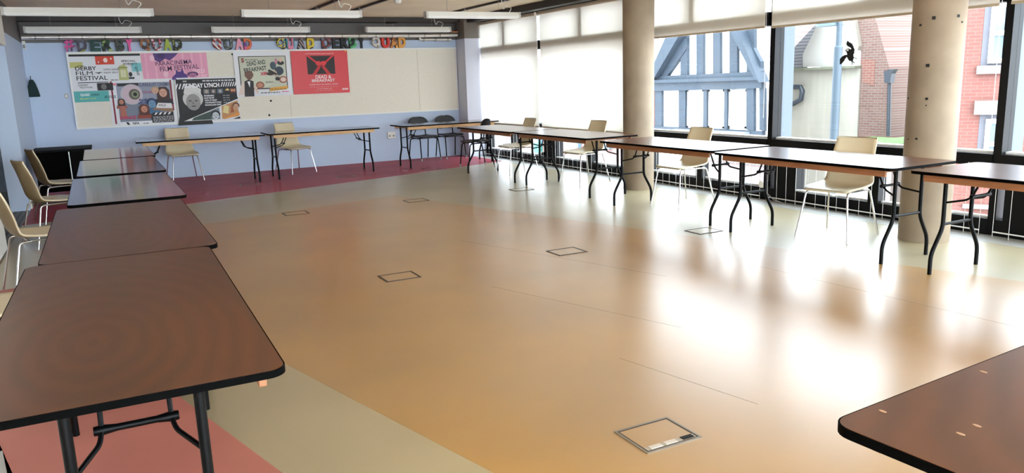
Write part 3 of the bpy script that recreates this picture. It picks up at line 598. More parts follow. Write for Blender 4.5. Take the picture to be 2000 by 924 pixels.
# ---- letters standing on top of the board --------------------------------
def cc(*t): return [C(*x) for x in t]
LT = [('#', 127, 149, 'pink and purple', pat('l1', cc((214, 84, 150), (96, 64, 110)), 'noise', 9), .0),
      ('D', 150, 172, 'lilac grey with a lime corner', pat('l2', cc((110, 100, 116), (74, 68, 84), (150, 150, 70)), 'noise', 7), 0),
      ('E', 176, 198, 'dark teal', pat('l3', cc((30, 66, 62), (44, 88, 80)), 'noise', 8), 0),
      ('R', 199, 223, 'black with leafy green spots', pat('l4', cc((16, 18, 18), (30, 70, 34), (168, 182, 120)), 'noise', 13), 0),
      ('B', 226, 245, 'mottled brown', pat('l5', cc((40, 38, 36), (66, 80, 70), (96, 60, 50)), 'noise', 18), 0),
      ('Y', 245, 263, 'hot pink', mat('l6', C(240, 86, 156), .5), 0),
      ('Q', 274, 296, 'orange brown animal print', pat('l7', cc((60, 40, 28), (150, 98, 60), (176, 122, 80)), 'noise', 14), 0),
      ('U', 297, 319, 'white with black and red strips', pat('l8', cc((214, 208, 210), (40, 34, 38), (200, 90, 110), (224, 224, 226)), 'noise', 16), 0),
      ('A', 320, 337, 'lime green zigzag', pat('l9', cc((186, 206, 70), (40, 52, 26), (200, 214, 90)), 'wave', 10), 0),
      ('D', 338, 358, 'black flecked with yellow', pat('l10', cc((18, 20, 18), (26, 28, 24), (160, 164, 90)), 'noise', 24), 0),
      ('Q', 416, 435, 'red and white striped', pat('l11', cc((164, 34, 36), (226, 214, 206)), 'wave', 5, rot=(0, .7, 0)), 0),
      ('U', 438, 457, 'grey camouflage', pat('l12', cc((70, 76, 70), (120, 126, 120), (40, 44, 40)), 'noise', 12), 0),
      ('A', 460, 477, 'pale pink', mat('l13', C(232, 158, 178), .5), 0),
      ('D', 477, 494, 'many coloured patchwork', pat('l14', cc((214, 96, 156), (222, 112, 60), (110, 70, 150), (66, 150, 80)), 'cell', 16), 0),
      ('Q', 541, 560, 'yellow and blue', pat('l15', cc((220, 190, 52), (60, 110, 140), (230, 206, 70), (30, 34, 30)), 'noise', 11), 0),
      ('U', 560, 577, 'pink and teal halves', pat('l16', cc((226, 130, 160), (54, 140, 150)), 'wave', 1.6), 0),
      ('A', 581, 598, 'grey zebra striped', pat('l17', cc((58, 48, 50), (176, 156, 154)), 'wave', 7, rot=(0, .6, 0)), 0),
      ('D', 600, 616, 'yellow with black patches', pat('l18', cc((222, 190, 44), (228, 200, 60), (24, 24, 20)), 'noise', 9), 0),
      ('D', 629, 649, 'blue and red speckled', pat('l19', cc((40, 44, 60), (150, 60, 50), (96, 140, 160)), 'noise', 16), 0),
      ('E', 650, 665, 'charcoal', mat('l20', C(40, 38, 40), .6), 0),
      ('R', 666, 683, 'plain black', mat('l21', C(16, 16, 18), .6), 0),
      ('B', 683, 698, 'green and black', pat('l22', cc((24, 26, 26), (70, 170, 96), (130, 196, 160)), 'noise', 9), 0),
      ('Y', 701, 714, 'plain black', mat('l23', C(20, 18, 20), .6), 0),
      ('Q', 727, 744, 'white speckled', pat('l24', cc((214, 206, 196), (226, 220, 210), (150, 140, 130)), 'noise', 20), 0),
      ('U', 746, 763, 'bright red with white tips', pat('l25', cc((206, 44, 36), (214, 60, 44)), 'noise', 6), 0),
      ('A', 763, 779, 'orange and brown', pat('l26', cc((222, 150, 66), (150, 84, 40), (236, 180, 90)), 'noise', 14), 0),
      ('D', 779, 794, 'amber yellow', mat('l27', C(226, 160, 66), .5), 0)]
where = ['starting the row', 'in the first word', 'in the first word', 'in the first word', 'in the first word', 'ending the first word', 'after the pink Y', 'after the brown Q', 'before the flecked D', 'after the lime A',
         'above the pink poster\'s end', 'after the striped Q', 'after the grey U', 'after the pale pink A', 'above the red poster\'s left corner', 'after the yellow Q', 'after the pink and teal U', 'after the zebra A', 'above the red poster', 'after the speckled D', 'after the charcoal E', 'beside the black R', 'after the green B', 'starting the last word', 'in the last word', 'in the last word', 'ending the row']
for (ch, pa, pb, desc, m, rot), wh in zip(LT, where):
    a, b = ony((pa+pb)/2-(pb-pa)/2, 98, 14.48), ony(pb, 98, 14.48); vs, fs, asp = text_faces(ch, .02 if ch == '#' else .06)
    w, h = b.x-a.x-.012, .215
    mb = MB(); n = len(vs); ed = {}
    for f in fs:
        for i in range(len(f)): e = (f[i], f[(i+1) % len(f)]); ed[e] = ed.get(e, 0)+1
    pts = [((x-.5)*w, y*h) for x, y in vs]
    mb.add([(x, -.035, z) for x, z in pts]+[(x, .035, z) for x, z in pts], fs+[tuple(n+i for i in f[::-1]) for f in fs]+[(e[1], e[0], n+e[0], n+e[1]) for e in ed if (e[1], e[0]) not in ed])
    o = mb.build('wall_letter', m); o.location = ((a.x+b.x)/2, 14.515, BZ1); tag(o, '%s letter %s standing on the board, %s' % (desc, 'hash sign' if ch == '#' else ch, wh), 'letter', 'decorated letters along the notice board')
    if ch == '#':
        o.rotation_euler = (0, math.radians(-6), 0); o.location.z += .012

# ---- floor boxes -----------------------------------------------------------
FB_L = {(0, 0): 'steel framed floor box in the foreground with grey cable flaps', (0, 1): 'floor box in the tan vinyl left of centre', (1, 1): 'floor box in the middle of the room nearest the blinded windows',
        (2, 1): 'floor box beside the leg of the second window table from the right column', (0, 2): 'floor box at the tan vinyl\'s far left edge', (1, 2): 'floor box at the tan vinyl\'s far corner', (2, 2): 'floor box under the far window tables\' legs',
        (0, 3): 'floor box in the red vinyl below the left back table', (1, 3): 'floor box in the red vinyl below the middle back table', (2, 3): 'floor box in the red vinyl by the black chairs'}
DKF = mat('dark_box_frame', C(52, 40, 34), .4)
for i, x in enumerate((1.885, 3.405, 4.93)):
    for j, y in enumerate((2.407, 5.61, 9.28, 12.57)):
        if (i, j) not in FB_L: continue
        o = empty('floor_box', (x, y, .0012), 0, FB_L[(i, j)], 'floor box', 'floor boxes set in the vinyl'); w, h = .14, .115
        lm = FM if j == 3 else (fl if i == 2 else FT)
        m = MB()
        for a, b in (((-w, -h, 0), (w, -h+.009, .004)), ((-w, h-.009, 0), (w, h, .004)), ((-w, -h+.009, 0), (-w+.009, h-.009, .004)), ((w-.009, -h+.009, 0), (w, h-.009, .004))): m.box(a, b)
        m.build('outer_frame', STEEL if j == 0 else DKF, o)
        m = MB(); w2, h2 = w-.009, h-.009
        for a, b in (((-w2, -h2, 0), (w2, -h2+.008, .003)), ((-w2, h2-.008, 0), (w2, h2, .003)), ((-w2, -h2+.008, 0), (-w2+.008, h2-.008, .003)), ((w2-.008, -h2+.008, 0), (w2, h2-.008, .003))): m.box(a, b)
        m.build('inner_frame', DKF, o)
        MB().box((-w2+.008, -h2+.008, 0), (w2-.008, h2-.008, .0022)).build('lid', lm, o)
        if j == 0:
            MB().box((-w2+.008, -h2+.008, 0), (w2-.008, -h2+.036, .0034)).build('flap_strip', mat('flap_grey', C(176, 168, 156), .4), o)
            for u, cm in ((-.075, GREYP), (.0, GREYP), (.085, BLACK)): MB().box((u-.028, -h2+.01, 0), (u+.028, -h2+.034, .006)).build('cable_flap', cm if cm is BLACK else mat('flap_light', C(206, 200, 190), .4), o)

# ================================================================== TRESTLE TABLES
def rrect(w, l, r, n=6):
    pts = []
    for cx, cy, a0 in ((w/2-r, l/2-r, 0), (-w/2+r, l/2-r, 90), (-w/2+r, -l/2+r, 180), (w/2-r, -l/2+r, 270)):
        for k in range(n+1): a = math.radians(a0+90*k/n); pts.append((cx+r*math.cos(a), cy+r*math.sin(a)))
    return pts
TZ = .75
def make_table(w, l, WOODB, TOP=TOP):
    """long axis along local y, folding wishbone legs at both ends"""
    t = empty('trestle_table')
    pr = rrect(w, l, .05)
    MB().prism(rrect(w-.008, l-.008, .046), 'z', TZ-.019, TZ).build('table_top', TOP, t)
    n = len(pr); e = MB(); q = rrect(w-.008, l-.008, .046)
    vs = [(x, y, TZ-.021) for x, y in pr]+[(x, y, TZ-.001) for x, y in pr]+[(x, y, TZ-.001) for x, y in q]+[(x, y, TZ-.021) for x, y in q]
    e.add(vs, [(a*n+i, a*n+(i+1) % n, ((a+1) % 4)*n+(i+1) % n, ((a+1) % 4)*n+i) for a in range(4) for i in range(n)]).build('edge_band', EDGE, t, True)
    for s in (-1, 1):
        MB().box((s*(w/2-.055)-.011, -l/2+.09, TZ-.073), (s*(w/2-.055)+.011, l/2-.09, TZ-.019)).build('batten', WOODB, t, bevel=.003)
    for ye in (-1, 1):
        yl = ye*(l/2-.135)
        MB().box((-w/2+.066, yl+ye*.0-.02, TZ-.045), (w/2-.066, yl+.02, TZ-.0195)).build('leg_block', WOODB, t)
        for s in (-1, 1):
            path = smooth_path([(s*.158, yl, TZ-.045), (s*.158, yl, .33), (s*.27, yl, .145), (s*.27, yl, .0)], .05)
            lg = MB().tube(path, .0145, 12).build('leg', BLACK, t, True)
            MB().tube(smooth_path([(s*.158, yl-ye*.005, .512), (s*.095, yl-ye*.125, .54), (s*.088, yl-ye*.155, .57), (s*.088, yl-ye*.23, TZ-.02)], .025), .0075, 8).build('folding_stay', BLACK, t, True)
        MB().tube([(-.158, yl, .355), (.158, yl, .355)], .0105, 10).build('cross_bar', BLACK, t, True)
        MB().tube([(-.108, yl-ye*.157, .567), (-.088, yl-ye*.157, .567), (-.05, yl-ye*.157, .567), (.05, yl-ye*.157, .567), (.088, yl-ye*.157, .567), (.108, yl-ye*.157, .567)], .01, 10, rs=[.013, .015, .010, .010, .015, .013]).build('locking_bar', BLACK, t, True)
    return t
BROWNW = mat('brown_batten_wood', C(150, 98, 62), .5, var=.18, scale=5, stretch=(1, 1, 12))
TL, TT, TB = make_table(.745, 1.86, BROWNW), make_table(.785, 1.86, BROWNW, TOPW), make_table(.745, 1.86, PALEWOOD, TOPG)
TG = make_table(.745, 1.86, BROWNW, TOPG)
used = set()
def table(proto, x, y, rz, label):
    o = copy_tree(proto) if proto in used else proto
    used.add(proto); o.location = (x, y, 0); o.rotation_euler = (0, 0, math.radians(rz)); tag(o, label, 'table', 'trestle tables set out round the room')
    return o
table(TL, -.013, 2.925, -.6, 'nearest trestle table of the left row, with a brown ringed plywood top')
table(TL, .035, 4.79, 0.3, 'second nearest trestle table of the left row, behind the foreground one')
table(TG, .075, 6.81, .5, 'middle trestle table of the left row, pink glow on its top')
table(TG, .085, 8.87, .3, 'second farthest trestle table of the left row, reflecting the posters')
table(TG, .10, 10.83, .5, 'farthest trestle table of the left row, nearest the black desk')
table(TB, 1.31, 13.14, 88.5, 'trestle table by the back wall under the black striped poster')
table(TB, 3.22, 13.23, 90, 'trestle table by the back wall under the red poster')
table(TB, 5.48, 13.2, 90, 'trestle table by the back wall in front of the black chairs')
table(TT, 5.44, 10.74, .8, 'farthest trestle table of the window row, next to the black chair')
table(TT, 5.48, 8.83, 1.0, 'second farthest trestle table of the window row, ending at the middle column')
table(TT, 5.42, 6.585, 1.2, 'middle trestle table of the window row, just right of the middle column')
table(TT, 5.375, 4.63, 1.0, 'trestle table of the window row under the bird sticker, left of the right column')
table(TT, 5.39, 2.64, 0, 'trestle table at the right edge beside the spotted column')
t6 = table(TL, 2.215, .739, 94, 'foreground trestle table cut off at the lower right corner, with chipped edge')
SPOT = mat('spilt_white', C(176, 140, 112), .6)
for px, py in ((1921, 726), (1908, 831), (1876, 847), (1724, 803)):
    p = onz(px, py, TZ+.0005); m = MB().lathe([(.006, 0), (.005, .0012)], (0, 0), 14).build('spill_mark', SPOT, t6)
    m.matrix_parent_inverse = Matrix.Identity(4); v = Matrix.Rotation(-math.radians(94), 4, 'Z') @ (p-t6.location); m.location = (v.x, v.y, TZ-.0004); m.scale = (1.6, .8, 1)

# ================================================================== CHAIRS
def grid_shell(prof, nu=13, curve=.03, dish=.012):
    """prof: list of (y, z, halfwidth, wrap) -> verts/faces of an open sheet, x across"""
    vs = []; fs = []
    for (y, z, hwid, wrap) in prof:
        for k in range(nu):
            u = -1+2*k/(nu-1); x = u*hwid
            vs.append((x, y+wrap[0]*u*u, z+wrap[1]*u*u))
    n = len(prof)
    for i in range(n-1):
        for k in range(nu-1): fs.append((i*nu+k, i*nu+k+1, (i+1)*nu+k+1, (i+1)*nu+k))
    return vs, fs
def bez(ctrl, n):
    """catmull-rom through rows of numbers"""
    out = []; P = [ctrl[0]]+ctrl+[ctrl[-1]]
    for i in range(1, len(P)-2):
        for k in range(n):
            t = k/n; out.append(tuple(.5*((2*b)+(-a+c)*t+(2*a-5*b+4*c-d)*t*t+(-a+3*b-3*c+d)*t**3) for a, b, c, d in zip(P[i-1], P[i], P[i+1], P[i+2])))
    out.append(tuple(ctrl[-1])); return out
def make_cream():
    t = empty('shell_chair')
    ctrl = [(.235, .425, .195, 0, .0), (.215, .443, .21, 0, .0), (.12, .443, .232, 0, .012), (0, .437, .236, 0, .022), (-.11, .44, .232, .004, .03), (-.175, .462, .226, .02, .022),
            (-.212, .515, .218, .04, .008), (-.235, .60, .205, .05, 0), (-.262, .72, .192, .045, 0), (-.292, .835, .186, .03, 0), (-.295, .85, .183, .03, 0)]
    pr = [(a, b, c, (d, e)) for a, b, c, d, e in bez(ctrl, 4)]
    vs, fs = grid_shell(pr); m = MB(); m.add(vs, fs)
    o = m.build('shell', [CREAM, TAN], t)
    me = o.data
    for p in me.polygons: p.use_smooth = True
    if me.polygons[len(me.polygons)//5].normal.z < 0: me.flip_normals()
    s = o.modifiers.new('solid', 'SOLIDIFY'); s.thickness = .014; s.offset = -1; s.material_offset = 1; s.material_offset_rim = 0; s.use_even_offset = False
    for sx in (-1, 1):
        MB().tube([(sx*.175, .17, .415), (sx*.175, -.15, .415)], .0085, 8).build('seat_rail', CHROME, t, True)
        for top, foot in (((.17), (.265)), ((-.15), (-.27))):
            sg = 1 if top > 0 else -1
            MB().tube(smooth_path([(sx*.175, top-sg*.05, .415), (sx*.19, top+sg*.03, .412), (sx*.245, foot, .0)], .03), .0085, 10).build('leg', CHROME, t, True)
    MB().tube([(-.175, .12, .413), (.175, .12, .413)], .007, 8).build('cross_bar', CHROME, t, True)
    MB().tube([(-.175, -.11, .413), (.175, -.11, .413)], .007, 8).build('cross_bar', CHROME, t, True)
    return t
CR = make_cream()
def chair(proto, x, y, ang, label, grp):
    """ang: direction the sitter would face, degrees from +x"""
    o = copy_tree(proto) if proto in used else proto
    used.add(proto); o.location = (x, y, .0012 if grp else 0); o.rotation_euler = (0, 0, math.radians(ang-90)); tag(o, label, 'chair', grp)
    return o
g1 = 'cream shell chairs round the tables'
chair(CR, -.555, 10.72, 16, 'cream shell chair of the left row farthest back, dark side in shadow', g1)
chair(CR, -.545, 9.02, 20, 'cream shell chair of the left row in front of the farthest left one', g1)
chair(CR, -.53, 6.86, 14, 'cream shell chair at the left edge with its chrome legs showing', g1)
chair(CR, -.60, 4.52, 5, 'cream shell chair cut off at the left edge, only its seat showing', g1)
chair(CR, 1.09, 14.06, -83, 'cream shell chair at the back wall under the black poster', g1)
chair(CR, 2.88, 13.83, -69, 'cream shell chair at the back wall under the red poster', g1)
chair(CR, 5.78, 11.0, 180, 'cream shell chair at the window row farthest back, by the corner blind', g1)
chair(CR, 5.99, 9.34, 184, 'cream shell chair before the second lowered blind left of the middle column', g1)
chair(CR, 5.83, 7.0, 181, 'cream shell chair between the middle column and the mullion, gable behind', g1)
chair(CR, 5.72, 4.75, 191, 'cream shell chair nearest the spotted right column', g1)

def make_black():
    t = empty('stacking_chair')
    ctrl = [(.21, .435, .17, 0, 0), (.19, .448, .2, 0, 0), (.08, .45, .22, 0, .012), (-.08, .445, .22, 0, .015), (-.17, .452, .2, 0, .012), (-.2, .462, .16, 0, .01)]
    vs, fs = grid_shell([(a, b, c, (d, e)) for a, b, c, d, e in bez(ctrl, 3)]); o = MB().add(vs, fs).build('seat', BLKP, t)
    for p in o.data.polygons: p.use_smooth = True
    s = o.modifiers.new('solid', 'SOLIDIFY'); s.thickness = .016; s.offset = 0
    ctrl = [(-.215, .575, .12, .03, 0), (-.218, .59, .18, .04, 0), (-.226, .64, .215, .05, 0), (-.238, .71, .22, .05, 0), (-.25, .77, .195, .045, 0), (-.257, .805, .14, .04, 0), (-.259, .818, .06, .03, 0)]
    vs, fs = grid_shell([(a, b, c, (d, e)) for a, b, c, d, e in bez(ctrl, 3)]); o = MB().add(vs, fs).build('backrest', BLKP, t)
    for p in o.data.polygons: p.use_smooth = True
    s = o.modifiers.new('solid', 'SOLIDIFY'); s.thickness = .014; s.offset = 0
    for sx in (-1, 1):
        MB().tube(smooth_path([(sx*.17, .14, .425), (sx*.17, -.17, .425), (sx*.165, -.212, .48), (sx*.16, -.225, .66)], .05), .011, 10).build('back_support', BLACK, t, True)
        for y0, y1, sg in ((.13, .23, 1), (-.13, -.25, -1)):
            lg = MB().tube(smooth_path([(sx*.17, y0-sg*.04, .42), (sx*.2, y0+sg*.05, .415), (sx*.215, y1, .0)], .05), .011, 10).build('leg', BLACK, t, True)
            MB().tube([(sx*.2133, y1-sg*.004, .05), (sx*.215, y1, .0)], .0135, 10).build('foot_cap', GREYP, lg, True)
    MB().tube([(-.17, .05, .42), (.17, .05, .42)], .009, 8).build('cross_bar', BLACK, t, True)
    return t
BK = make_black(); g2 = 'black stacking chairs in the corner'
chair(BK, 5.45, 14.2, -80, 'black chair at the back wall, left of the two behind the corner table', g2)
chair(BK, 6.0, 14.2, -86, 'black chair at the back wall, right of the two behind the corner table', g2)
chair(BK, 5.66, 12.28, 176, 'black chair standing apart between the corner table and the window row', g2)

# black desk in the left corner ------------------------------------------
dk = empty('black_desk', (-.56, 12.55, 0), 0, 'black desk in the far left corner behind the left row', 'desk')
BD = mat('black_laminate', C(7, 7, 8), .6, spec=.1)
MB().box((-.36, -.42, .715), (.36, .42, .745)).build('desk_top', BD, dk, bevel=.004)
MB().box((-.33, -.40, 0), (-.305, .40, .715)).build('side_panel', BD, dk); MB().box((.1, -.40, 0), (.34, .40, .715)).build('side_panel', BD, dk); MB().box((-.305, .36, .1), (.1, .38, .715)).build('back_panel', BD, dk)
MB().tube([(.08, -.38, .0), (.08, -.38, .715)], .012, 10).build('leg', CHROME, dk, True)

# ================================================================== OUTSIDE
tag(MB().box((-40, -40, -3.3), (7.2, YF-.2, -3.1)).build('ground', mat('paving_back', CX(150, 146, 142), .8)), kind='structure')
ST = mat('paving_grey', C(200, 192, 190), .8, var=.06, scale=.6)
tag(MB().box((7.2, -40, -3.3), (80, 90, -3.1)).build('ground', ST), kind='structure')
XT = 16.8
TIM = mat('grey_blue_timber', CX(112, 142, 172, 9), .7, var=.12, scale=2); PLA = mat('white_plaster', C(240, 240, 238), .8)
def T(px, py, x=XT): p = onx(px, py, x); return (p.y, p.z)
th = empty('timbered_house', (XT, T(1390, 150)[0], -3.1), 0, 'timber framed gabled house with grey blue beams across the street', 'house')
def tp(name, m, pts, x0, x1, par=th, ref=XT):
    return MB().prism([(y-par.location.y, z-par.location.z) for y, z in pts], 'x', x0-par.location.x, x1-par.location.x).build(name, m, par)
yl, yr = T(1283, 160)[0], T(1495, 160)[0]; ze = T(1290, 150)[1]; ap = T(1392, -40)
tp('wall', PLA, [(yl, -3.1), (yr, -3.1), (yr, ze), (ap[0], ap[1]), (yl, ze)], XT, XT+.5)
def beam(q, d=.1, name='beam', m=TIM): tp(name, m, [T(*p) for p in q], XT-d, XT+.01)
beam([(1283, 149), (1495, 139), (1495, 172), (1283, 178)], .16)
beam([(1283, 156), (1495, 149), (1495, 156), (1283, 162)], .28, 'moulding')
for a, b in ((1333.6, 1347), (1364.7, 1378), (1397, 1411), (1429.6, 1444.5), (1463, 1478)): beam([(a, 150), (b, 150), (b, 62 if a in (1333.6,) else 20), (a, 80 if a in (1333.6,) else 20)])
beam([(1297, 149), (1309, 148), (1347, 95), (1347, 75), (1340, 75)], .13)
beam([(1440, 56), (1458, 56), (1492, 120), (1492, 142)], .13)
beam([(1281, 156), (1297, 150), (1345, 70), (1399, -28), (1392, -48), (1320, 70)], .4, 'barge_board')
beam([(1503, 160), (1492, 150), (1440, 50), (1387, -28), (1392, -48), (1462, 60)], .4, 'barge_board')
for a, b in ((1284, 1296.5), (1330, 1343), (1378, 1385), (1419, 1425), (1462.6, 1477), (1488, 1497)): beam([(a, 172), (b, 172), (b, 256), (a, 253)])
beam([(1283, 246), (1495, 256), (1495, 275), (1283, 268)], .14); beam([(1330, 251), (1471, 257), (1471, 262), (1330, 257)], .34, 'window_ledge', mat('pale_ledge', CX(206, 216, 226), .6))
CUR = mat('pale_curtain', CX(226, 232, 230), .8)
for a, b in ((1345, 1377), (1386.5, 1418), (1426, 1462)):
    f = MB(); y0, z0 = T(a, 249); y1, z1 = T(b, 175); o_ = th.location
    for q in ([(y0, z0), (y1, z0), (y1, z0+.06), (y0, z0+.06)], [(y0, z1-.06), (y1, z1-.06), (y1, z1), (y0, z1)], [(y0, z0), (y0-.06, z0), (y0-.06, z1), (y0, z1)], [(y1, z0), (y1+.06, z0), (y1+.06, z1), (y1, z1)]):
        f.prism([(y-o_.y, z-o_.z) for y, z in q], 'x', -.07, 0)
    fo_ = f.build('casement', WFR, th); MB().prism([(y-o_.y, z-o_.z) for y, z in ((y0, z0), (y1, z0), (y1, z1), (y0, z1))], 'x', -.03, -.01).build('pane', CUR, fo_)
TILE = pat('roof_tiles', [CX(206, 178, 172), CX(232, 214, 208), CX(236, 220, 214), CX(228, 208, 202)], 'wave', 2.2); TILE.node_tree.nodes['Wave Texture'].bands_direction = 'Z'; TILE.node_tree.nodes['Wave Texture'].inputs['Distortion'].default_value = .3
yA, yB_ = T(1235, 140, 18)[0], T(1505, 140, 18)[0]
MB().add([(17.4-XT, yA-th.location.y, ze+3.1-.1), (17.4-XT, yB_-th.location.y, ze+3.1-.1), (20.1-XT, yB_-th.location.y, ze+3.1+2.0), (20.1-XT, yA-th.location.y, ze+3.1+2.0),
          (17.6-XT, yA-th.location.y, ze+3.1-.3), (17.6-XT, yB_-th.location.y, ze+3.1-.3), (20.3-XT, yB_-th.location.y, ze+3.1+1.8), (20.3-XT, yA-th.location.y, ze+3.1+1.8)],
         [(0, 1, 2, 3), (7, 6, 5, 4), (0, 4, 5, 1), (1, 5, 6, 2), (2, 6, 7, 3), (3, 7, 4, 0)]).build('roof', TILE, th)

# pale rendered house with a brick gable end
XR = 20.5
rh = empty('rendered_house', (XR, T(1640, 150, XR)[0], -3.1), 0, 'cream rendered house with mossy ledge and brick end behind the lamp post', 'house')
REN = mat('cream_render', CX(232, 226, 208, 3.0), .85, var=.09, scale=1.2, stretch=(1, 3, .35))
REN2 = mat('upper_render', CX(240, 236, 226, 2.4), .85)
R_ = lambda px, py, x=XR: T(px, py, x)
tp('upper_wall', REN2, [R_(1568, 131), R_(1684, 131), R_(1684, 95), R_(1662, 12), R_(1612, 16), R_(1605, 30), R_(1568, 106)], XR, XR+4, rh)
tp('lower_wall', REN, [(R_(1520, 200)[0], -3.1), (R_(1684, 200)[0], -3.1), R_(1684, 131), R_(1545, 138), R_(1520, 140)], XR-.1, XR+4, rh)
tp('ledge', mat('mossy_stone', CX(176, 180, 150), .9, var=.2, scale=6), [R_(1552, 139), R_(1685, 132), R_(1685, 128), R_(1552, 133)], XR-.35, XR, rh)
tp('roof', pat('slates', [CX(226, 222, 224, 5), CX(206, 206, 214, 5), CX(224, 220, 222, 5), CX(230, 228, 230, 5), CX(150, 152, 164, 7)], 'wave', 3.0), [R_(1500, 142, 21.5), R_(1572, 136, 21.5), R_(1606, 24, 21.5), R_(1500, 30, 21.5)], 21.3, 21.6, rh)
_M['slates'].node_tree.nodes['Wave Texture'].bands_direction = 'Z'; _M['slates'].node_tree.nodes['Wave Texture'].inputs['Distortion'].default_value = .2
BRK = brick_mat('worn_brick', CX(214, 164, 146, 5.4), CX(196, 140, 122, 5.4), CX(226, 214, 204, 5.4))
tp('brick_end', BRK, [(R_(1684, 200)[0], -3.1), (R_(1736, 200)[0], -3.1), R_(1739, 132), R_(1709, 25), R_(1704, 10), R_(1662, 12), R_(1684, 95)], XR-.05, XR+4, rh)
tp('new_brickwork', brick_mat('orange_brick', CX(226, 150, 128, 5), CX(216, 136, 112, 5), CX(232, 206, 194, 5)), [R_(1685, 115), R_(1712, 117), R_(1710, 168), R_(1686, 160)], XR-.06, XR, rh)
tp('coping', mat('pale_coping', CX(226, 214, 196), .8), [R_(1670, 30), R_(1676, 30), R_(1686, 90), R_(1684, 98), R_(1680, 92)], XR-.2, XR, rh)
PIPE = mat('grey_iron_pipe', CX(96, 112, 132, 7), .5)
def opipe(name, label, pts, r, hop=None):
    q = [onx(px, py, x) for px, py, x in pts]
    o = empty(name, q[-1], 0, label, 'pipe'); MB().tube([p-q[-1] for p in q], r, 10).build('pipe', PIPE, o, True)
    if hop:
        h = onx(*hop, pts[0][2])-q[-1]; MB().prism([(h.y-.09, h.z-.2), (h.y+.09, h.z-.2), (h.y+.14, h.z+.14), (h.y-.2, h.z+.18), (h.y-.12, h.z+.06)], 'x', h.x-.12, h.x+.06).build('hopper', PIPE, o)
    return o
opipe('drainpipe', 'dark drainpipe with hopper at the corner of the brick gable end', [(1738, 136, 20.3), (1735, 266, 20.3)], .055, (1739, 148))
opipe('drainpipe', 'thin blue grey drainpipe high on the far purple brick wall', [(1744, -20, 25.8), (1739, 130, 25.8)], .07)
gp = opipe('gutter_elbow', 'curved grey gutter pipe on the cream rendered wall beside the mullion', [(1548, 170, 20.2), (1563, 170, 20.2), (1567, 178, 20.2), (1564, 194, 20.2), (1548, 203, 20.2)], .085)
# far brick building
XF = 26
fb = empty('brick_building', (XF, T(1760, 150, XF)[0], -3.1), 0, 'pale purple brick building behind the brick gable end', 'building')
tp('wall', brick_mat('purple_brick', CX(206, 168, 178, 6), CX(190, 150, 166, 6), CX(226, 212, 216, 6)), [(T(1690, 150, XF)[0], -3.1), (T(1900, 150, XF)[0], -3.1), (T(1900, 150, XF)[0], 4.4), (T(1690, 150, XF)[0], 4.4)], XF, XF+5, fb)
# grass
gz = onx(1725, 268, 20.3).z; ga, gb_, gc = onx(1703, 272, 20.3).y, onx(1741, 266, 20.3).y, onx(1830, 266, 20.3).y
GR = mat('grass_green', CX(140, 186, 104, 3.2), .95, var=.2, scale=5)
lw = MB().prism([(18.6, ga), (18.6, gc), (25.9, gc), (25.9, gb_-.1), (20.35, gb_-.1), (20.35, ga)], 'z', gz-.15, gz).build('lawn', GR); tag(lw, kind='stuff'); lw['label'] = 'green grass bank below the drainpipe by the brick gable end'; lw['category'] = 'grass'
tag(MB().prism([(18.5, ga+.1), (18.5, gc), (25.9, gc), (25.9, gb_-.1), (20.35, gb_-.1), (20.35, ga+.1)], 'z', -3.1, gz-.15).build('stone_terrace', mat('pale_stone', CX(220, 212, 202, 2), .8)), 'pale stone terrace carrying the grass bank beyond the windows', 'terrace')
a = onz(1598, 345, -3.08)
l2 = MB().box((a.x-2.2, a.y-1.2, -3.1), (a.x+2.2, a.y+1.0, -3.02)).build('lawn', GR); tag(l2, kind='stuff'); l2['label'] = 'small patch of grass seen through the low panes under the table'; l2['category'] = 'grass'
# low brick wall across the street
XL = 13.0
p, q = onx(1385, 322, XL), onx(1500, 345, XL)
bwl = empty('low_brick_wall', (XL, (p.y+q.y)/2, -3.1), 0, 'low pale brick wall seen through the low panes right of the middle column', 'wall'); hl = abs(p.y-q.y)/2+.4
MB().box((0, -hl, 0), (.25, hl, q.z+3.1+.25)).build('wall', brick_mat('pale_brick', CX(214, 190, 186), CX(204, 178, 176), CX(232, 222, 220)), bwl)
MB().box((-.05, -hl-.05, q.z+3.1+.25), (.3, hl+.05, q.z+3.1+.33)).build('coping', mat('pale_coping', CX(226, 214, 196), .8), bwl)
# lamp post
a = onx(1637, 100, 12.6)
lp = empty('lamp_post', (12.6, a.y, -3.1), 0, 'grey blue street lamp post in front of the cream rendered house', 'lamp post')
LPM = mat('grey_blue_steel', CX(112, 150, 176, 9), .5)
zt = onx(1641, 92, 12.6).z+3.1; ztop = onx(1642, 44, 12.6).z+3.1
MB().lathe([(.13, 0), (.13, 1.0), (.085, 1.1), (.08, zt), (.06, zt+.03)], (0, 0), 20).build('pole', LPM, lp)
MB().lathe([(.055, zt), (.05, ztop+.15)], (0, 0), 16).build('upper_pole', LPM, lp, True)
hd = onx(1604, 50, 12.6)
hy = hd.y-a.y
LH = MB()
for k, (w_, h0, h1) in enumerate(((.16, -.03, .02), (.13, .02, .09))): LH.prism([(0.02, h0), (hy, h0+.0), (hy+.02, (h0+h1)/2), (hy, h1), (.02, h1)], 'x', -w_, w_)
lo = LH.build('lantern', mat('lantern_blue', CX(150, 190, 214, 6), .4), lp, bevel=.02); lo.location = (0, 0, ztop-.02)
# red brick house at right, facing the corner of the room
ang = math.radians(57); dirv = Vector((math.sin(ang), math.cos(ang), 0)); tang = Vector((math.cos(ang), -math.sin(ang), 0))
DR = 19.5; org = dirv*DR
rb = empty('red_brick_house', (org.x, org.y, -3.1), -ang, 'red brick house with white sash windows beyond the right column', 'house')
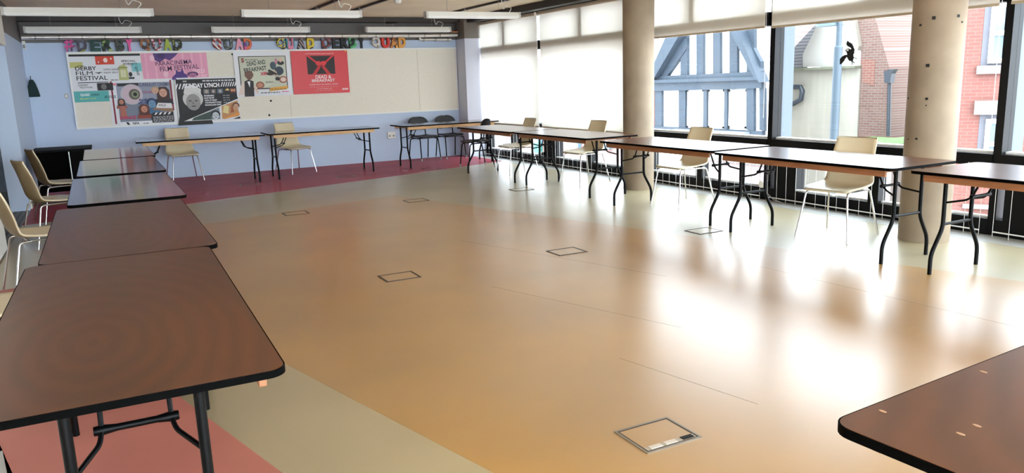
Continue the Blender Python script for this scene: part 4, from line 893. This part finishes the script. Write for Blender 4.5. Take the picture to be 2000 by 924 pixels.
# local frame: x = along tang, y = along dirv (away), z up
def RB(px, py):
    d = ray(px, py); t = DR/d.dot(dirv); p = CAMP+d*t; return ((p-org).dot(tang), p.z+3.1)
RBK = bpy.data.materials.new('red_brick'); RBK.use_nodes = True
nt = RBK.node_tree; tcn = nt.nodes.new('ShaderNodeTexCoord'); sx = nt.nodes.new('ShaderNodeSeparateXYZ'); cx = nt.nodes.new('ShaderNodeCombineXYZ'); bt = nt.nodes.new('ShaderNodeTexBrick')
nt.links.new(tcn.outputs['Object'], sx.inputs[0]); nt.links.new(sx.outputs['X'], cx.inputs[0]); nt.links.new(sx.outputs['Z'], cx.inputs[1]); nt.links.new(cx.outputs[0], bt.inputs['Vector'])
for k_, v_ in (('Scale', 1), ('Brick Width', .225), ('Row Height', .075), ('Mortar Size', .006)): bt.inputs[k_].default_value = v_
bt.inputs['Color1'].default_value = CX(222, 140, 124, 5.4); bt.inputs['Color2'].default_value = CX(214, 128, 112, 5.4); bt.inputs['Mortar'].default_value = CX(226, 170, 158, 5.4)
nt.links.new(bt.outputs['Color'], nt.nodes['Principled BSDF'].inputs['Base Color']); nt.nodes['Principled BSDF'].inputs['Roughness'].default_value = .85
u0, u1 = RB(1842, 150)[0], RB(2250, 150)[0]
MB().box((u0, 0, 0), (u1, 5, 7.3)).build('wall', RBK, rb)
STN = mat('pale_stone_dressing', CX(232, 218, 206), .8); SHD = mat('grey_reveal', CX(150, 150, 164), .7); PNE = mat('reflecting_pane', CX(176, 198, 214), .1)
def sash(pa, pb):
    x0, z1 = RB(*pa); x1, z0 = RB(*pb)
    f = MB()
    MB().box((x0-.12, -.01, z0-.1), (x1+.12, .05, z1+.1)).build('reveal', SHD, rb)
    for a, b in (((x0, z0), (x1, z0+.1)), ((x0, z1-.1), (x1, z1)), ((x0, z0), (x0+.09, z1)), ((x1-.09, z0), (x1, z1)), ((x0, (z0+z1)/2-.05), (x1, (z0+z1)/2+.05)), (((x0+x1)/2-.02, z0), ((x0+x1)/2+.02, z1))): f.box((a[0], -.08, a[1]), (b[0], -.01, b[1]))
    w_ = f.build('sash_window', WFR, rb); MB().box((x0, -.03, z0), (x1, -.02, z1)).build('pane', PNE, w_)
sash((1938, 6), (1990, 122)); sash((1926, 232), (1972, 330)); sash((2030, 6), (2080, 122)); sash((2020, 232), (2066, 330))
for pa, pb in (((1908, 129), (2000, 142)), ((1904, 197), (1990, 223)), ((1880, 398), (1990, 410))):
    x0, z1 = RB(*pa); x1, z0 = RB(*pb); MB().box((x0, -.12, z0), (x1, .0, z1)).build('stone_band', STN, rb)
# brick shop far left, seen under the lowered blinds
sh = empty('brick_shop', (17.2, T(1130, 250, 17.2)[0], -3.1), 0, 'pink brick shop with teal door seen under the lowered blinds', 'building')
tp('wall', brick_mat('pink_brick', CX(226, 176, 168), CX(218, 164, 156), CX(236, 210, 204)), [(T(1262, 250, 17.2)[0]+.4, -3.1), (46, -3.1), (46, 1.1), (T(1262, 250, 17.2)[0]+.4, 1.1)], 17.2, 22, sh)
TEAL = mat('teal_paint', CX(70, 172, 156), .5); BLG = mat('blue_glazing', CX(150, 196, 214), .2)
for nm, m_, a, b in (('door', TEAL, (1044, 279), (1056, 301)), ('fanlight', BLG, (1044, 269), (1056, 279)), ('window', BLG, (974, 273), (1000, 280)), ('window', BLG, (1121, 276), (1131, 289)), ('window', BLG, (1180, 275), (1192, 291))):
    tp(nm, m_, [T(a[0], a[1], 17.1), T(b[0], a[1], 17.1), T(b[0], b[1], 17.1), T(a[0], b[1], 17.1)], 17.05, 17.21, sh)

# ================================================================== LIGHT
wd = bpy.data.worlds.new('overcast'); SC.world = wd; wd.use_nodes = True
bg = wd.node_tree.nodes['Background']; bg.inputs[0].default_value = (.87, .95, 1.04, 1); bg.inputs[1].default_value = 5.0
# overcast sky, with extra brightness added behind the camera to lift the back wall
wn = wd.node_tree; tcw = wn.nodes.new('ShaderNodeTexCoord'); dt = wn.nodes.new('ShaderNodeVectorMath'); dt.operation = 'DOT_PRODUCT'; dt.inputs[1].default_value = Vector((-.1, -.9, .42)).normalized()
mrw = wn.nodes.new('ShaderNodeMapRange'); mrw.inputs['From Min'].default_value = 0; mrw.inputs['From Max'].default_value = 1; mrw.inputs['To Min'].default_value = 6.0; mrw.inputs['To Max'].default_value = 12.5
wn.links.new(tcw.outputs['Generated'], dt.inputs[0]); wn.links.new(dt.outputs['Value'], mrw.inputs['Value']); wn.links.new(mrw.outputs[0], bg.inputs[1])
SC.view_settings.view_transform = 'Standard'; SC.view_settings.look = 'None'; SC.view_settings.exposure = 0.7; SC.view_settings.gamma = 1; SC.view_settings.use_curve_mapping = False
SC.cycles.use_denoising = True
SC.cycles.max_bounces = 10; SC.cycles.diffuse_bounces = 6; SC.cycles.transparent_max_bounces = 16; SC.cycles.sample_clamp_indirect = 8
